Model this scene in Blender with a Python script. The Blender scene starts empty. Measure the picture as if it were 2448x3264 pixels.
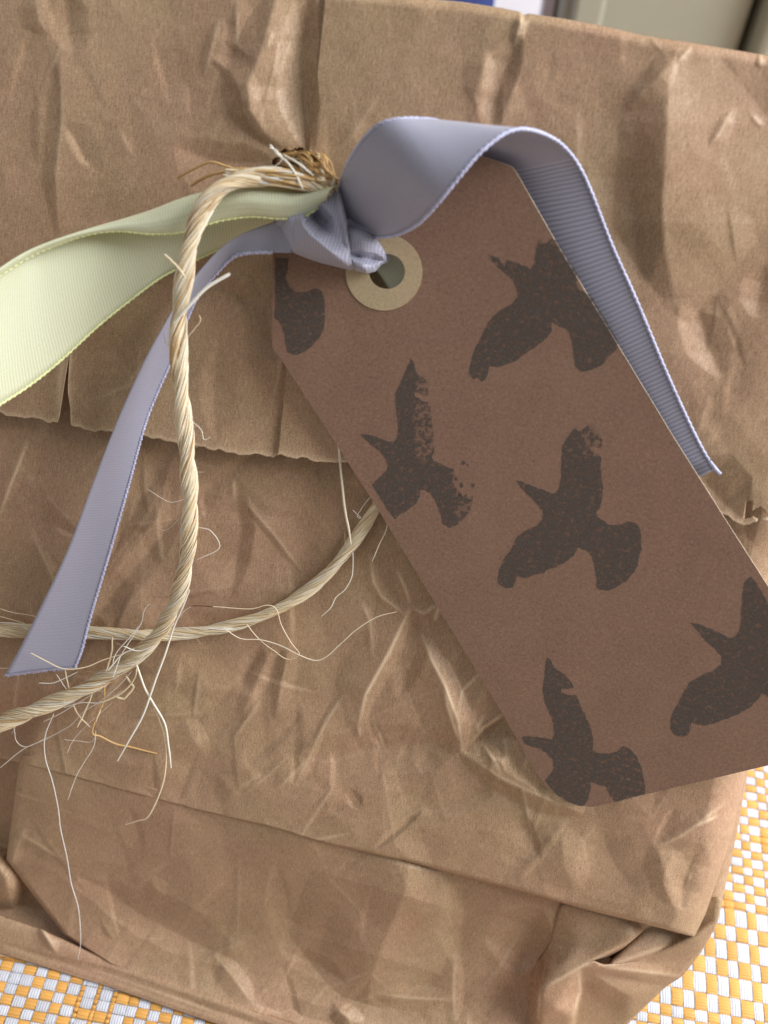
import bpy, bmesh, math, random
import numpy as np
from mathutils import Vector, Matrix
from mathutils.geometry import delaunay_2d_cdt

rnd = random.Random(7)
nrs = np.random.RandomState(11)
scene = bpy.context.scene
COL = scene.collection


def lin(r, g, b):
    f = lambda c: (c / 255 / 12.92) if c / 255 <= 0.04045 else ((c / 255 + 0.055) / 1.055) ** 2.4
    return (f(r), f(g), f(b), 1.0)


# ------------------------------------------------------------------ camera
CAM = np.array([0.0, 0.0, 0.208])            # phone held 21 cm above the table
PITCH, ROLL = math.radians(51), math.radians(4)
DIST = 0.150
PW, PH, FPX = 2448.0, 3264.0, 3069.0         # survey photo size and focal length in its pixels
AX = np.array([0, math.cos(PITCH), -math.sin(PITCH)])
_r0 = np.array([1.0, 0, 0])
_u0 = np.array([0, math.sin(PITCH), math.cos(PITCH)])
RX = _r0 * math.cos(ROLL) + _u0 * math.sin(ROLL)
UX = -_r0 * math.sin(ROLL) + _u0 * math.cos(ROLL)
cam_data = bpy.data.cameras.new('camera')
cam_data.sensor_fit = 'VERTICAL'
cam_data.sensor_height = 36.0
cam_data.lens = 36.0 * FPX / PH
cam_data.clip_start = 0.005
cam_data.clip_end = 20.0
cam_data.dof.use_dof = True
cam_data.dof.focus_distance = 0.158
cam_data.dof.aperture_fstop = 22.0
cam = bpy.data.objects.new('camera', cam_data)
COL.objects.link(cam)
cam.matrix_world = Matrix(((RX[0], UX[0], -AX[0], CAM[0]), (RX[1], UX[1], -AX[1], CAM[1]),
                           (RX[2], UX[2], -AX[2], CAM[2]), (0, 0, 0, 1)))
scene.camera = cam

# ------------------------------------------------------------------ world and lamps (indoor daylight)
world = bpy.data.worlds.new('World')
scene.world = world
world.use_nodes = True
wn = world.node_tree.nodes
wn['Background'].inputs['Color'].default_value = (1.0, 0.97, 0.94, 1)
wn['Background'].inputs['Strength'].default_value = 0.27


def area(name, loc, target, size, size_y, power, color):
    l = bpy.data.lights.new(name, 'AREA')
    l.shape = 'RECTANGLE'
    l.size, l.size_y, l.energy, l.color = size, size_y, power, color
    o = bpy.data.objects.new(name, l)
    COL.objects.link(o)
    o.location = loc
    d = Vector(target) - Vector(loc)
    o.rotation_euler = d.to_track_quat('-Z', 'Y').to_euler()
    return o


area('window_light', (0.60, 0.10, 0.52), (0.02, 0.08, 0.06), 0.50, 0.52, 15.0, (0.94, 0.97, 1.0))
area('added_fill_light', (-0.45, -0.05, 0.75), (0.0, 0.08, 0.06), 0.8, 0.8, 1.5, (0.92, 0.96, 1.0))  # added soft fill from the upper left, lifts the shade beside the tag
scene.view_settings.view_transform = 'Standard'
scene.view_settings.look = 'None'
scene.view_settings.exposure = -0.08
scene.view_settings.gamma = 1.0
scene.cycles.max_bounces = 7
scene.cycles.diffuse_bounces = 4
scene.cycles.glossy_bounces = 2
scene.cycles.transmission_bounces = 3
scene.cycles.transparent_max_bounces = 6

# ------------------------------------------------------------------ survey helpers
PSI, LEAN = math.radians(8), math.radians(33.5)
EU = np.array([math.cos(PSI), -math.sin(PSI), 0])                      # along the bag front, to the right
_d0y, _d0z = -math.sin(LEAN), -math.cos(LEAN)
ED = np.array([_d0y * math.sin(PSI), _d0y * math.cos(PSI), _d0z])      # down the bag front
EN = np.cross(EU, -ED)                                                 # out of the bag front
FO = CAM + DIST * AX                                                   # a point on the bag front


def rays(px, py):
    px = np.asarray(px, float)
    py = np.asarray(py, float)
    return AX + RX * ((px - PW / 2) / FPX)[..., None] - UX * ((py - PH / 2) / FPX)[..., None]


def P(px, py, h):
    """point h millimetres in front of the bag-front plane"""
    q = rays(px, py)
    t = (DIST * (AX @ EN) + np.asarray(h, float) / 1000) / (q @ EN)
    return CAM + q * t[..., None]


def table_h(px, py, z=0.0):
    q = rays(px, py)
    t = (z - CAM[2]) / q[..., 2]
    return ((CAM + q * t[..., None] - FO) @ EN) * 1000


def face_uv(pts):
    d = pts - FO
    return np.stack([(d @ EU) * 1000, (d @ ED) * 1000], -1)            # millimetres


def interp(x, pts):
    pts = np.array(pts, float)
    return np.interp(x, pts[:, 0], pts[:, 1])


def sstep(a, b, x):
    t = np.clip((np.asarray(x, float) - a) / (b - a), 0, 1)
    return t * t * (3 - 2 * t)


def catmull2(A, B, n):
    A, B = np.array(A, float), np.array(B, float)
    seg = (np.linalg.norm(np.diff(A[:, :2], axis=0), axis=1) + np.linalg.norm(np.diff(B[:, :2], axis=0), axis=1)) / 2 + 1e-6
    return catmull(A, n, seg), catmull(B, n, seg)


def catmull(pts, n, seg=None):
    pts = np.array(pts, float)
    m = len(pts)
    ext = np.vstack([2 * pts[0] - pts[1], pts, 2 * pts[-1] - pts[-2]])
    if seg is None:
        seg = np.linalg.norm(np.diff(pts[:, :2], axis=0), axis=1) + 1e-6
    cum = np.concatenate([[0], np.cumsum(seg)])
    s = np.linspace(0, cum[-1], n)
    i = np.clip(np.searchsorted(cum, s, 'right') - 1, 0, m - 2)
    t = ((s - cum[i]) / seg[i])[:, None]
    p0, p1, p2, p3 = ext[i], ext[i + 1], ext[i + 2], ext[i + 3]
    return 0.5 * (2 * p1 + (p2 - p0) * t + (2 * p0 - 5 * p1 + 4 * p2 - p3) * t ** 2 + (3 * p1 - p0 - 3 * p2 + p3) * t ** 3)


# ------------------------------------------------------------------ objects
BASE = {}


def thing(name, label, cat, loc, group=None):
    o = bpy.data.objects.new(name, None)
    COL.objects.link(o)
    o.location = [float(c) for c in loc]
    o.empty_display_size = 0.01
    o['label'], o['category'] = label, cat
    if group:
        o['group'] = group
    BASE[o.name] = np.array(loc, float)
    return o


def build(name, verts, faces, mat, parent=None, uv=None, smooth=True, attrs=None, solid=0.0, mats=None, midx=None):
    verts = np.asarray(verts, float).reshape(-1, 3)
    if parent is not None:
        p = parent
        while p.name not in BASE:
            p = p.parent
        verts = verts - BASE[p.name]
    me = bpy.data.meshes.new(name)
    if isinstance(faces, np.ndarray):
        k = faces.shape[1]
        me.vertices.add(len(verts))
        me.vertices.foreach_set('co', verts.ravel())
        me.loops.add(faces.size)
        me.loops.foreach_set('vertex_index', faces.ravel().astype(np.int32))
        me.polygons.add(len(faces))
        me.polygons.foreach_set('loop_start', np.arange(0, faces.size, k, dtype=np.int32))
        me.update(calc_edges=True)
    else:
        me.from_pydata([tuple(v) for v in verts], [], faces)
        me.update()
    me.validate()
    if uv is not None:
        lay = me.uv_layers.new(name='UVMap')
        vi = np.empty(len(me.loops), np.int32)
        me.loops.foreach_get('vertex_index', vi)
        lay.data.foreach_set('uv', np.asarray(uv, float).reshape(-1, 2)[vi].ravel())
    if attrs:
        for an, av in attrs.items():
            av = np.asarray(av, float)
            if av.ndim == 1:
                a = me.attributes.new(an, 'FLOAT', 'POINT')
                a.data.foreach_set('value', av)
            else:
                a = me.attributes.new(an, 'FLOAT_COLOR', 'POINT')
                a.data.foreach_set('color', av.ravel())
    me.polygons.foreach_set('use_smooth', [bool(smooth)] * len(me.polygons))
    for m in (mats or [mat]):
        me.materials.append(m)
    if midx is not None:
        me.polygons.foreach_set('material_index', np.asarray(midx, np.int32))
    o = bpy.data.objects.new(name, me)
    COL.objects.link(o)
    if parent is not None:
        o.parent = parent
    if solid:
        s = o.modifiers.new('thickness', 'SOLIDIFY')
        s.thickness = solid
        s.offset = -1.0
    return o


def grid_faces(nr, nc, mask=None, flip=False):
    i = np.arange(nr * nc).reshape(nr, nc)
    f = np.stack([i[:-1, :-1], i[1:, :-1], i[1:, 1:], i[:-1, 1:]], -1)
    if flip:
        f = f[..., ::-1]
    f = f.reshape(-1, 4)
    if mask is not None:
        mk = mask.ravel()
        f = f[mk[f].all(axis=1)]
    return f


# ------------------------------------------------------------------ materials
def new_mat(name):
    m = bpy.data.materials.new(name)
    m.use_nodes = True
    nt = m.node_tree
    return m, nt, nt.nodes['Principled BSDF'], nt.nodes['Material Output']


class N:
    def __init__(s, nt):
        s.nt = nt

    def __call__(s, t, ins=None, **kw):
        n = s.nt.nodes.new(t)
        for k, v in kw.items():
            setattr(n, k, v)
        for k, v in (ins or {}).items():
            s.put(n.inputs[k], v)
        return n

    def put(s, sock, v):
        if isinstance(v, bpy.types.NodeSocket):
            s.nt.links.new(v, sock)
        else:
            sock.default_value = v

    def math(s, op, a, b=0.0, c=None):
        n = s.nt.nodes.new('ShaderNodeMath')
        n.operation = op
        s.put(n.inputs[0], a)
        s.put(n.inputs[1], b)
        if c is not None:
            s.put(n.inputs[2], c)
        return n.outputs[0]

    def mix(s, f, a, b, mode='MIX'):
        n = s.nt.nodes.new('ShaderNodeMix')
        n.data_type = 'RGBA'
        n.blend_type = mode
        s.put(n.inputs['Factor'], f)
        s.put(n.inputs['A'], a)
        s.put(n.inputs['B'], b)
        return n.outputs['Result']

    def mapping(s, vec, scale):
        n = s.nt.nodes.new('ShaderNodeMapping')
        s.nt.links.new(vec, n.inputs['Vector'])
        n.inputs['Scale'].default_value = scale
        return n.outputs[0]

    def noise(s, vec, scale, detail=2.0, rough=0.5, dist=0.0):
        n = s.nt.nodes.new('ShaderNodeTexNoise')
        s.nt.links.new(vec, n.inputs['Vector'])
        n.inputs['Scale'].default_value = scale
        n.inputs['Detail'].default_value = detail
        n.inputs['Roughness'].default_value = rough
        n.inputs['Distortion'].default_value = dist
        return n.outputs['Fac']

    def ramp(s, f, stops):
        n = s.nt.nodes.new('ShaderNodeValToRGB')
        s.put(n.inputs[0], f)
        el = n.color_ramp.elements
        while len(el) < len(stops):
            el.new(0.5)
        for e, (p, c) in zip(el, stops):
            e.position, e.color = p, c
        return n.outputs[0]


def paper_material(name, dark, light, streak=(5.5, 0.75), bump=0.10, trans=0.14, rough=0.52, spec=0.5, hue_var=1.0):
    m, nt, b, out = new_mat(name)
    n = N(nt)
    uv = n('ShaderNodeUVMap').outputs[0]
    fib = n.noise(n.mapping(uv, (streak[0], streak[1], 1)), 1.0, 4.0, 0.65, 0.4)
    grain = n.noise(uv, 3.2, 5.0, 0.72)
    cloud = n.noise(uv, 0.10, 4.0, 0.6, 0.5)
    f = n.math('ADD', n.math('MULTIPLY', fib, 0.42), n.math('ADD', n.math('MULTIPLY', grain, 0.48), n.math('MULTIPLY', cloud, 0.14)))
    col = n.ramp(f, [(0.40, dark), (0.66, light)])
    hue = n.ramp(n.noise(uv, 0.035, 3.0, 0.6), [(0.35, (0.93, 0.97, 0.86, 1)), (0.65, (1.05, 0.97, 0.95, 1))])
    col = n.mix(hue_var, col, hue, 'MULTIPLY')
    # loose pale fibres pressed into the sheet
    w = n('ShaderNodeTexWave', {'Vector': n.mapping(uv, (0.9, 0.7, 1)), 'Scale': 1.7, 'Distortion': 26.0, 'Detail': 3.0, 'Detail Scale': 1.3}, bands_direction='DIAGONAL')
    hair = n.ramp(w.outputs['Fac'], [(0.93, (0, 0, 0, 1)), (1.0, (1, 1, 1, 1))])
    hm = n.math('MULTIPLY', hair, n.math('MULTIPLY', n.noise(uv, 0.6, 2.0), 0.7))
    col = n.mix(hm, col, tuple(min(1, c * 1.7) for c in light[:3]) + (1,))
    specks = n.ramp(n.noise(uv, 1.6, 2.0, 0.5), [(0.20, (1, 1, 1, 1)), (0.25, (0, 0, 0, 1))])
    col = n.mix(n.math('MULTIPLY', specks, 0.5), col, tuple(c * 0.45 for c in dark[:3]) + (1,))
    wear = n('ShaderNodeAttribute', attribute_name='wear').outputs['Fac']
    wf = n.math('MULTIPLY', wear, n.math('ADD', 0.35, n.math('MULTIPLY', grain, 0.9)))
    col = n.mix(wf, col, tuple(min(0.9, c * 1.75 + 0.03) for c in light[:3]) + (1,))
    n.put(b.inputs['Base Color'], col)
    b.inputs['Roughness'].default_value = rough
    b.inputs['Specular IOR Level'].default_value = spec
    bh = n.math('ADD', n.math('MULTIPLY', fib, 0.5), n.math('ADD', grain, n.math('MULTIPLY', hair, 0.25)))
    bp = n('ShaderNodeBump', {'Strength': bump * 4, 'Distance': 0.00006, 'Height': bh})
    n.put(b.inputs['Normal'], bp.outputs[0])
    if trans:
        tr = n('ShaderNodeBsdfTranslucent', {'Color': n.mix(0.5, col, (0.55, 0.20, 0.05, 1))})
        mx = n('ShaderNodeMixShader', {0: trans, 1: b.outputs[0], 2: tr.outputs[0]})
        nt.links.new(mx.outputs[0], out.inputs['Surface'])
    return m


M_PAPER = paper_material('kraft_paper', (0.248, 0.142, 0.080, 1), (0.55, 0.375, 0.248, 1), bump=0.07, rough=0.5, spec=0.42)
M_CARD = paper_material('kraft_card', (0.140, 0.077, 0.051, 1), (0.262, 0.156, 0.108, 1), streak=(2.2, 2.2), bump=0.05, trans=0.0, rough=0.62, spec=0.28, hue_var=0.25)
M_RING = paper_material('ring_paper', (0.34, 0.245, 0.155, 1), (0.47, 0.355, 0.24, 1), streak=(2, 2), bump=0.03, trans=0.0, rough=0.5)


def ribbon_material(name, base, edge, rib_pitch, rib_depth, fine=0.24, sheen_tint=(0.9, 0.9, 1), trans=0.1, rough=0.42):
    """UV: u across in mm, v along in mm"""
    m, nt, b, out = new_mat(name)
    n = N(nt)
    uv = n('ShaderNodeUVMap').outputs[0]
    sp = n('ShaderNodeSeparateXYZ', {0: uv})
    u, v = sp.outputs[0], sp.outputs[1]
    wob = n.math('MULTIPLY', n.noise(uv, 0.5, 2.0), 0.25)
    rib = n.math('MULTIPLY_ADD', n.math('SINE', n.math('MULTIPLY', n.math('ADD', v, wob), 2 * math.pi / rib_pitch)), 0.5, 0.5)
    warp = n.math('MULTIPLY_ADD', n.math('SINE', n.math('MULTIPLY', u, 2 * math.pi / fine)), 0.5, 0.5)
    tone = n.math('ADD', n.math('MULTIPLY', rib, rib_depth), n.math('MULTIPLY', warp, 0.25 * rib_depth))
    tone = n.math('ADD', tone, n.math('MULTIPLY', n.noise(uv, 2.5, 3.0, 0.6), 0.18))
    dk = tuple(c * 0.62 for c in base[:3]) + (1,)
    lt = tuple(min(1, c * 1.22) for c in base[:3]) + (1,)
    col = n.ramp(tone, [(0.0, dk), (1.25 * rib_depth + 0.18, lt)]) if rib_depth > 0 else base
    n.put(b.inputs['Base Color'], col)
    b.inputs['Roughness'].default_value = rough
    b.inputs['Specular IOR Level'].default_value = 0.45
    b.inputs['Sheen Weight'].default_value = 0.35
    b.inputs['Sheen Tint'].default_value = sheen_tint + (1,)
    b.inputs['Anisotropic'].default_value = 0.5
    bp = n('ShaderNodeBump', {'Strength': 0.55, 'Distance': 0.00008, 'Height': n.math('ADD', n.math('MULTIPLY', rib, rib_depth), n.math('MULTIPLY', warp, 0.3))})
    n.put(b.inputs['Normal'], bp.outputs[0])
    tr = n('ShaderNodeBsdfTranslucent', {'Color': base})
    mx = n('ShaderNodeMixShader', {0: trans, 1: b.outputs[0], 2: tr.outputs[0]})
    nt.links.new(mx.outputs[0], out.inputs['Surface'])
    return m


LAV = (0.345, 0.335, 0.415, 1)
GRN = (0.84, 0.85, 0.62, 1)
M_SATIN = ribbon_material('lavender_satin', LAV, LAV, 0.30, 0.18, 0.26, rough=0.33)
M_RIB = ribbon_material('lavender_ribbed', LAV, LAV, 0.62, 0.75, 0.2)
M_KNOT = ribbon_material('lavender_knot_weave', LAV, LAV, 0.42, 0.45, 0.4)
M_GREEN = ribbon_material('lime_ribbon', GRN, GRN, 0.42, 0.22, 0.42, sheen_tint=(1, 1, 0.8), trans=0.38, rough=0.5)


def plain(name, col, rough=0.6, spec=0.4, var=0.0, scale=40.0):
    m, nt, b, out = new_mat(name)
    n = N(nt)
    if var:
        tc = n('ShaderNodeTexCoord').outputs['Object']
        f = n.noise(tc, scale, 3.0, 0.6)
        c = n.ramp(f, [(0.3, tuple(x * (1 - var) for x in col[:3]) + (1,)), (0.7, tuple(min(1, x * (1 + var)) for x in col[:3]) + (1,))])
        n.put(b.inputs['Base Color'], c)
    else:
        b.inputs['Base Color'].default_value = col
    b.inputs['Roughness'].default_value = rough
    b.inputs['Specular IOR Level'].default_value = spec
    return m


M_SELV = plain('lavender_selvedge', (0.42, 0.42, 0.57, 1), 0.5, 0.4, 0.2, 900)
M_GSELV = plain('lime_selvedge', (0.72, 0.74, 0.36, 1), 0.5, 0.4, 0.15, 900)


def fibre_material():
    m, nt, b, out = new_mat('straw_fibre')
    n = N(nt)
    a = n('ShaderNodeAttribute', attribute_name='tint')
    tc = n('ShaderNodeTexCoord').outputs['Object']
    f = n.noise(tc, 900.0, 2.0, 0.5)
    col = n.mix(n.math('MULTIPLY', f, 0.14), a.outputs['Color'], (0.55, 0.33, 0.14, 1))
    n.put(b.inputs['Base Color'], col)
    b.inputs['Roughness'].default_value = 0.42
    b.inputs['Specular IOR Level'].default_value = 0.5
    tr = n('ShaderNodeBsdfTranslucent', {'Color': a.outputs['Color']})
    mx = n('ShaderNodeMixShader', {0: 0.15, 1: b.outputs[0], 2: tr.outputs[0]})
    nt.links.new(mx.outputs[0], out.inputs['Surface'])
    return m


M_FIBRE = fibre_material()


def ink_material():
    m, nt, b, out = new_mat('stamp_ink')
    n = N(nt)
    uv = n('ShaderNodeUVMap').outputs[0]
    g = n.noise(uv, 3.0, 5.0, 0.7)
    col = n.ramp(g, [(0.3, (0.064, 0.053, 0.046, 1)), (0.75, (0.118, 0.092, 0.077, 1))])
    n.put(b.inputs['Base Color'], col)
    b.inputs['Roughness'].default_value = 0.7
    b.inputs['Specular IOR Level'].default_value = 0.15
    wornA = n('ShaderNodeAttribute', attribute_name='wear').outputs['Fac']
    sp = n.noise(uv, 1.25, 3.0, 0.62)
    gap = n.ramp(n.math('ADD', sp, n.math('MULTIPLY', wornA, 0.30)), [(0.66, (0, 0, 0, 1)), (0.80, (1, 1, 1, 1))])
    thin = n.math('MULTIPLY', n.ramp(n.noise(uv, 1.3, 5.0, 0.72), [(0.40, (0, 0, 0, 1)), (0.66, (1, 1, 1, 1))]), 0.85)
    tf = n.math('MAXIMUM', n.math('MULTIPLY', gap, 0.9), thin)
    t = n('ShaderNodeBsdfTransparent')
    mx = n('ShaderNodeMixShader', {0: tf, 1: b.outputs[0], 2: t.outputs[0]})
    nt.links.new(mx.outputs[0], out.inputs['Surface'])
    return m


M_INK = ink_material()


def thread_material():
    m, nt, b, out = new_mat('woven_thread')
    n = N(nt)
    a = n('ShaderNodeAttribute', attribute_name='tint')
    uv = n('ShaderNodeUVMap').outputs[0]
    w = n('ShaderNodeTexWave', {'Vector': uv, 'Scale': 0.36, 'Distortion': 1.5, 'Detail': 2.0, 'Detail Scale': 2.0}, bands_direction='X')
    f = n.math('MULTIPLY', w.outputs['Fac'], 0.22)
    col = n.mix(f, a.outputs['Color'], (0.5, 0.42, 0.36, 1), 'MULTIPLY')
    n.put(b.inputs['Base Color'], col)
    b.inputs['Roughness'].default_value = 0.55
    b.inputs['Specular IOR Level'].default_value = 0.35
    bp = n('ShaderNodeBump', {'Strength': 0.6, 'Distance': 0.00012, 'Height': w.outputs['Fac']})
    n.put(b.inputs['Normal'], bp.outputs[0])
    return m


M_THREAD = thread_material()

# ------------------------------------------------------------------ the setting: wall behind, woven tablecloth
wall_m = plain('painted_wall', lin(150, 147, 131), 0.6, 0.3, 0.05, 12)
WY = 0.42


def wall_x(px, py):
    q = rays(px, py)
    t = (WY - CAM[1]) / q[1]
    return (CAM + q * t)


def boxv(x0, x1, y0, y1, z0, z1):
    v = [(x, y, z) for x in (x0, x1) for y in (y0, y1) for z in (z0, z1)]
    f = [(0, 1, 3, 2), (4, 6, 7, 5), (0, 4, 5, 1), (2, 3, 7, 6), (0, 2, 6, 4), (1, 5, 7, 3)]
    return v, f


def box_obj(name, mat, parent, *a, bevel=0.0):
    v, f = boxv(*a)
    o = build(name, v, f, mat, parent, smooth=False)
    if bevel:
        b = o.modifiers.new('bevel', 'BEVEL')
        b.width, b.segments = bevel, 2
    return o


xw1 = wall_x(1797, 20)[0]
xw0 = wall_x(1604, 10)[0]
xc = wall_x(2420, 60)[0]
wall = box_obj('wall', wall_m, None, -0.60, 0.75, WY + 0.06, WY + 0.09, -0.02, 0.60)
wall['kind'] = 'structure'
cup = thing('cupboard', 'grey green painted cupboard standing behind the bag, out of focus', 'cupboard', ((xw1 + 0.7) / 2, WY + 0.02, 0.0))
box_obj('door', wall_m, cup, xw1, xc - 0.004, WY, WY + 0.05, 0.0, 0.55, bevel=0.003)
box_obj('door', wall_m, cup, xc, 0.70, WY - 0.012, WY + 0.05, 0.0, 0.55, bevel=0.003)
box_obj('stile', wall_m, cup, xw1 + 0.003, xw1 + 0.016, WY - 0.008, WY - 0.0005, 0.0, 0.55, bevel=0.002)
# sunlit window panes low behind the table
pane_m, _nt, _b, _o = new_mat('daylit_pane')
_b.inputs['Base Color'].default_value = (0.8, 0.8, 0.82, 1)
_b.inputs['Emission Color'].default_value = (0.95, 0.93, 1.0, 1)
_b.inputs['Emission Strength'].default_value = 0.75
win = thing('window', 'bright daylit white window at the top edge beside the cupboard', 'window', ((xw0 + xw1) / 2 - 0.004, WY + 0.03, 0.0))
box_obj('pane', pane_m, win, xw0 - 0.06, xw1 - 0.006, WY + 0.03, WY + 0.035, 0.0, 0.20)
box_obj('frame', plain('window_frame', (0.62, 0.56, 0.58, 1), 0.5), win, xw1 - 0.006, xw1 - 0.001, WY + 0.02, WY + 0.045, 0.0, 0.20)
blue = thing('blue_cushion', 'dark blue blurred cushion at the top edge behind the bag', 'cushion', (xw0 - 0.035, WY - 0.01, 0.0))
_bm = bmesh.new()
bmesh.ops.create_cube(_bm, size=1.0)
bmesh.ops.subdivide_edges(_bm, edges=_bm.edges[:], cuts=6, use_grid_fill=True)
_v = []
for v in _bm.verts:
    x, y, z = v.co * 2
    k = 1 - 0.28 * (abs(x) ** 4 + abs(z) ** 4) * 0.5
    _v.append((x * 0.032 * (1 - 0.06 * (1 - z * z)) + blue.location.x, y * 0.016 * (1.15 - 0.75 * max(abs(x), abs(z)) ** 3) + blue.location.y, (z * 0.048 * (1 - 0.06 * (1 - x * x))) + 0.046))
_f = [[v.index for v in f.verts] for f in _bm.faces]
_bm.free()
build('cover', _v, _f, plain('blue_cloth', (0.03, 0.045, 0.16, 1), 0.8, 0.2, 0.2, 60), blue)

# tablecloth
CY = math.radians(6)
CEX = np.array([math.cos(CY), -math.sin(CY)])
CEY = np.array([math.sin(CY), math.cos(CY)])
cloth = thing('tablecloth', 'orange and white check woven tablecloth under the paper bag', 'tablecloth', (0, 0.1, 0))
_v = [(-0.5, -0.25, -0.0012), (0.7, -0.25, -0.0012), (0.7, WY, -0.0012), (-0.5, WY, -0.0012)]
build('backing', _v, [(0, 1, 2, 3)], plain('cloth_backing', (0.62, 0.52, 0.42, 1), 0.8, 0.2, 0.1, 300), cloth, smooth=False)
table = box_obj('table_top', plain('table_wood', (0.25, 0.15, 0.08, 1), 0.5, 0.4, 0.2, 30), None, -0.5, 0.7, -0.25, WY, -0.03, -0.0016)
table['kind'] = 'structure'


def weave():
    ORA, WHT = np.array([0.78, 0.40, 0.10]), np.array([0.62, 0.63, 0.69])
    r = random.Random(5)
    cols = []
    x = -230.0
    zone, left = 0, 0
    while x < 260:
        if left <= 0:
            zone = r.choice([0, 0, 0, 1, 2, 0])
            left = r.randint(4, 9)
        wide = (len(cols) % 2 == 0)
        w = (r.uniform(2.3, 2.6) if wide else {0: r.uniform(1.9, 2.4), 1: r.uniform(0.7, 1.0), 2: r.uniform(0.6, 0.9)}[zone])
        cols.append((x, w, wide, zone))
        x += w
        left -= 1
    V, Fc, C, U = [], [], [], []
    y = -120.0
    j = 0
    while y < 350:
        hgt = (r.uniform(1.7, 2.0) if j % 2 == 0 else r.uniform(1.9, 2.2)) * (1.8 if (j // 6) % 4 == 1 else 1.0)
        for i, (x, w, wide, zone) in enumerate(cols):
            par = ((i // 1) + j) % 2
            if zone == 0:
                o = par == 0
            elif zone == 1:
                o = (not wide) if r.random() < 0.9 else wide
            else:
                o = wide if r.random() < 0.8 else (j % 3 == 0)
            if r.random() < 0.03:
                o = not o
            col = (ORA if o else WHT) * r.uniform(0.88, 1.06)
            top = 0.55 if o else 0.35
            sub = 2 if (not wide and zone == 1 and r.random() < 0.6) else 1
            for s in range(sub):
                hh = hgt / sub
                y0 = y + s * hh
                b = len(V)
                gx, gy = 0.05, 0.05
                for ty, zz in ((0, 0.0), (0.2, 0.8), (0.5, 1.0), (0.8, 0.8), (1, 0.0)):
                    for tx, kx in ((0, 0.55), (0.5, 1.0), (1, 0.55)):
                        X = x + gx + (w - 2 * gx) * tx + r.uniform(-0.04, 0.04)
                        Y = y0 + gy + (hh - 2 * gy) * ty + r.uniform(-0.05, 0.05)
                        V.append((X, Y, -1.15 + top * zz * kx))
                        C.append((col[0], col[1], col[2], 1.0))
                        # threads run along the cell: orange across, white along
                        U.append((Y * 1.7, X) if o else (X * 1.7, Y))
                for rr in range(4):
                    for cc in range(2):
                        q = b + rr * 3 + cc
                        Fc.append((q, q + 1, q + 4, q + 3))
        y += hgt
        j += 1
    V = np.array(V)
    W3 = np.zeros((len(V), 3))
    W3[:, :2] = (V[:, :1] * CEX + V[:, 1:2] * CEY) / 1000
    W3[:, 1] += 0.05
    W3[:, 2] = V[:, 2] / 1000 + 0.0006
    o = build('woven_cells', W3, np.array(Fc), M_THREAD, cloth, uv=U, attrs={'tint': np.array(C)})
    o['kind'] = 'stuff'


weave()

# ------------------------------------------------------------------ paper relief tools
RS = 4
RX0, RY0, RX1, RY1 = -400, -400, 2900, 3800


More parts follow.
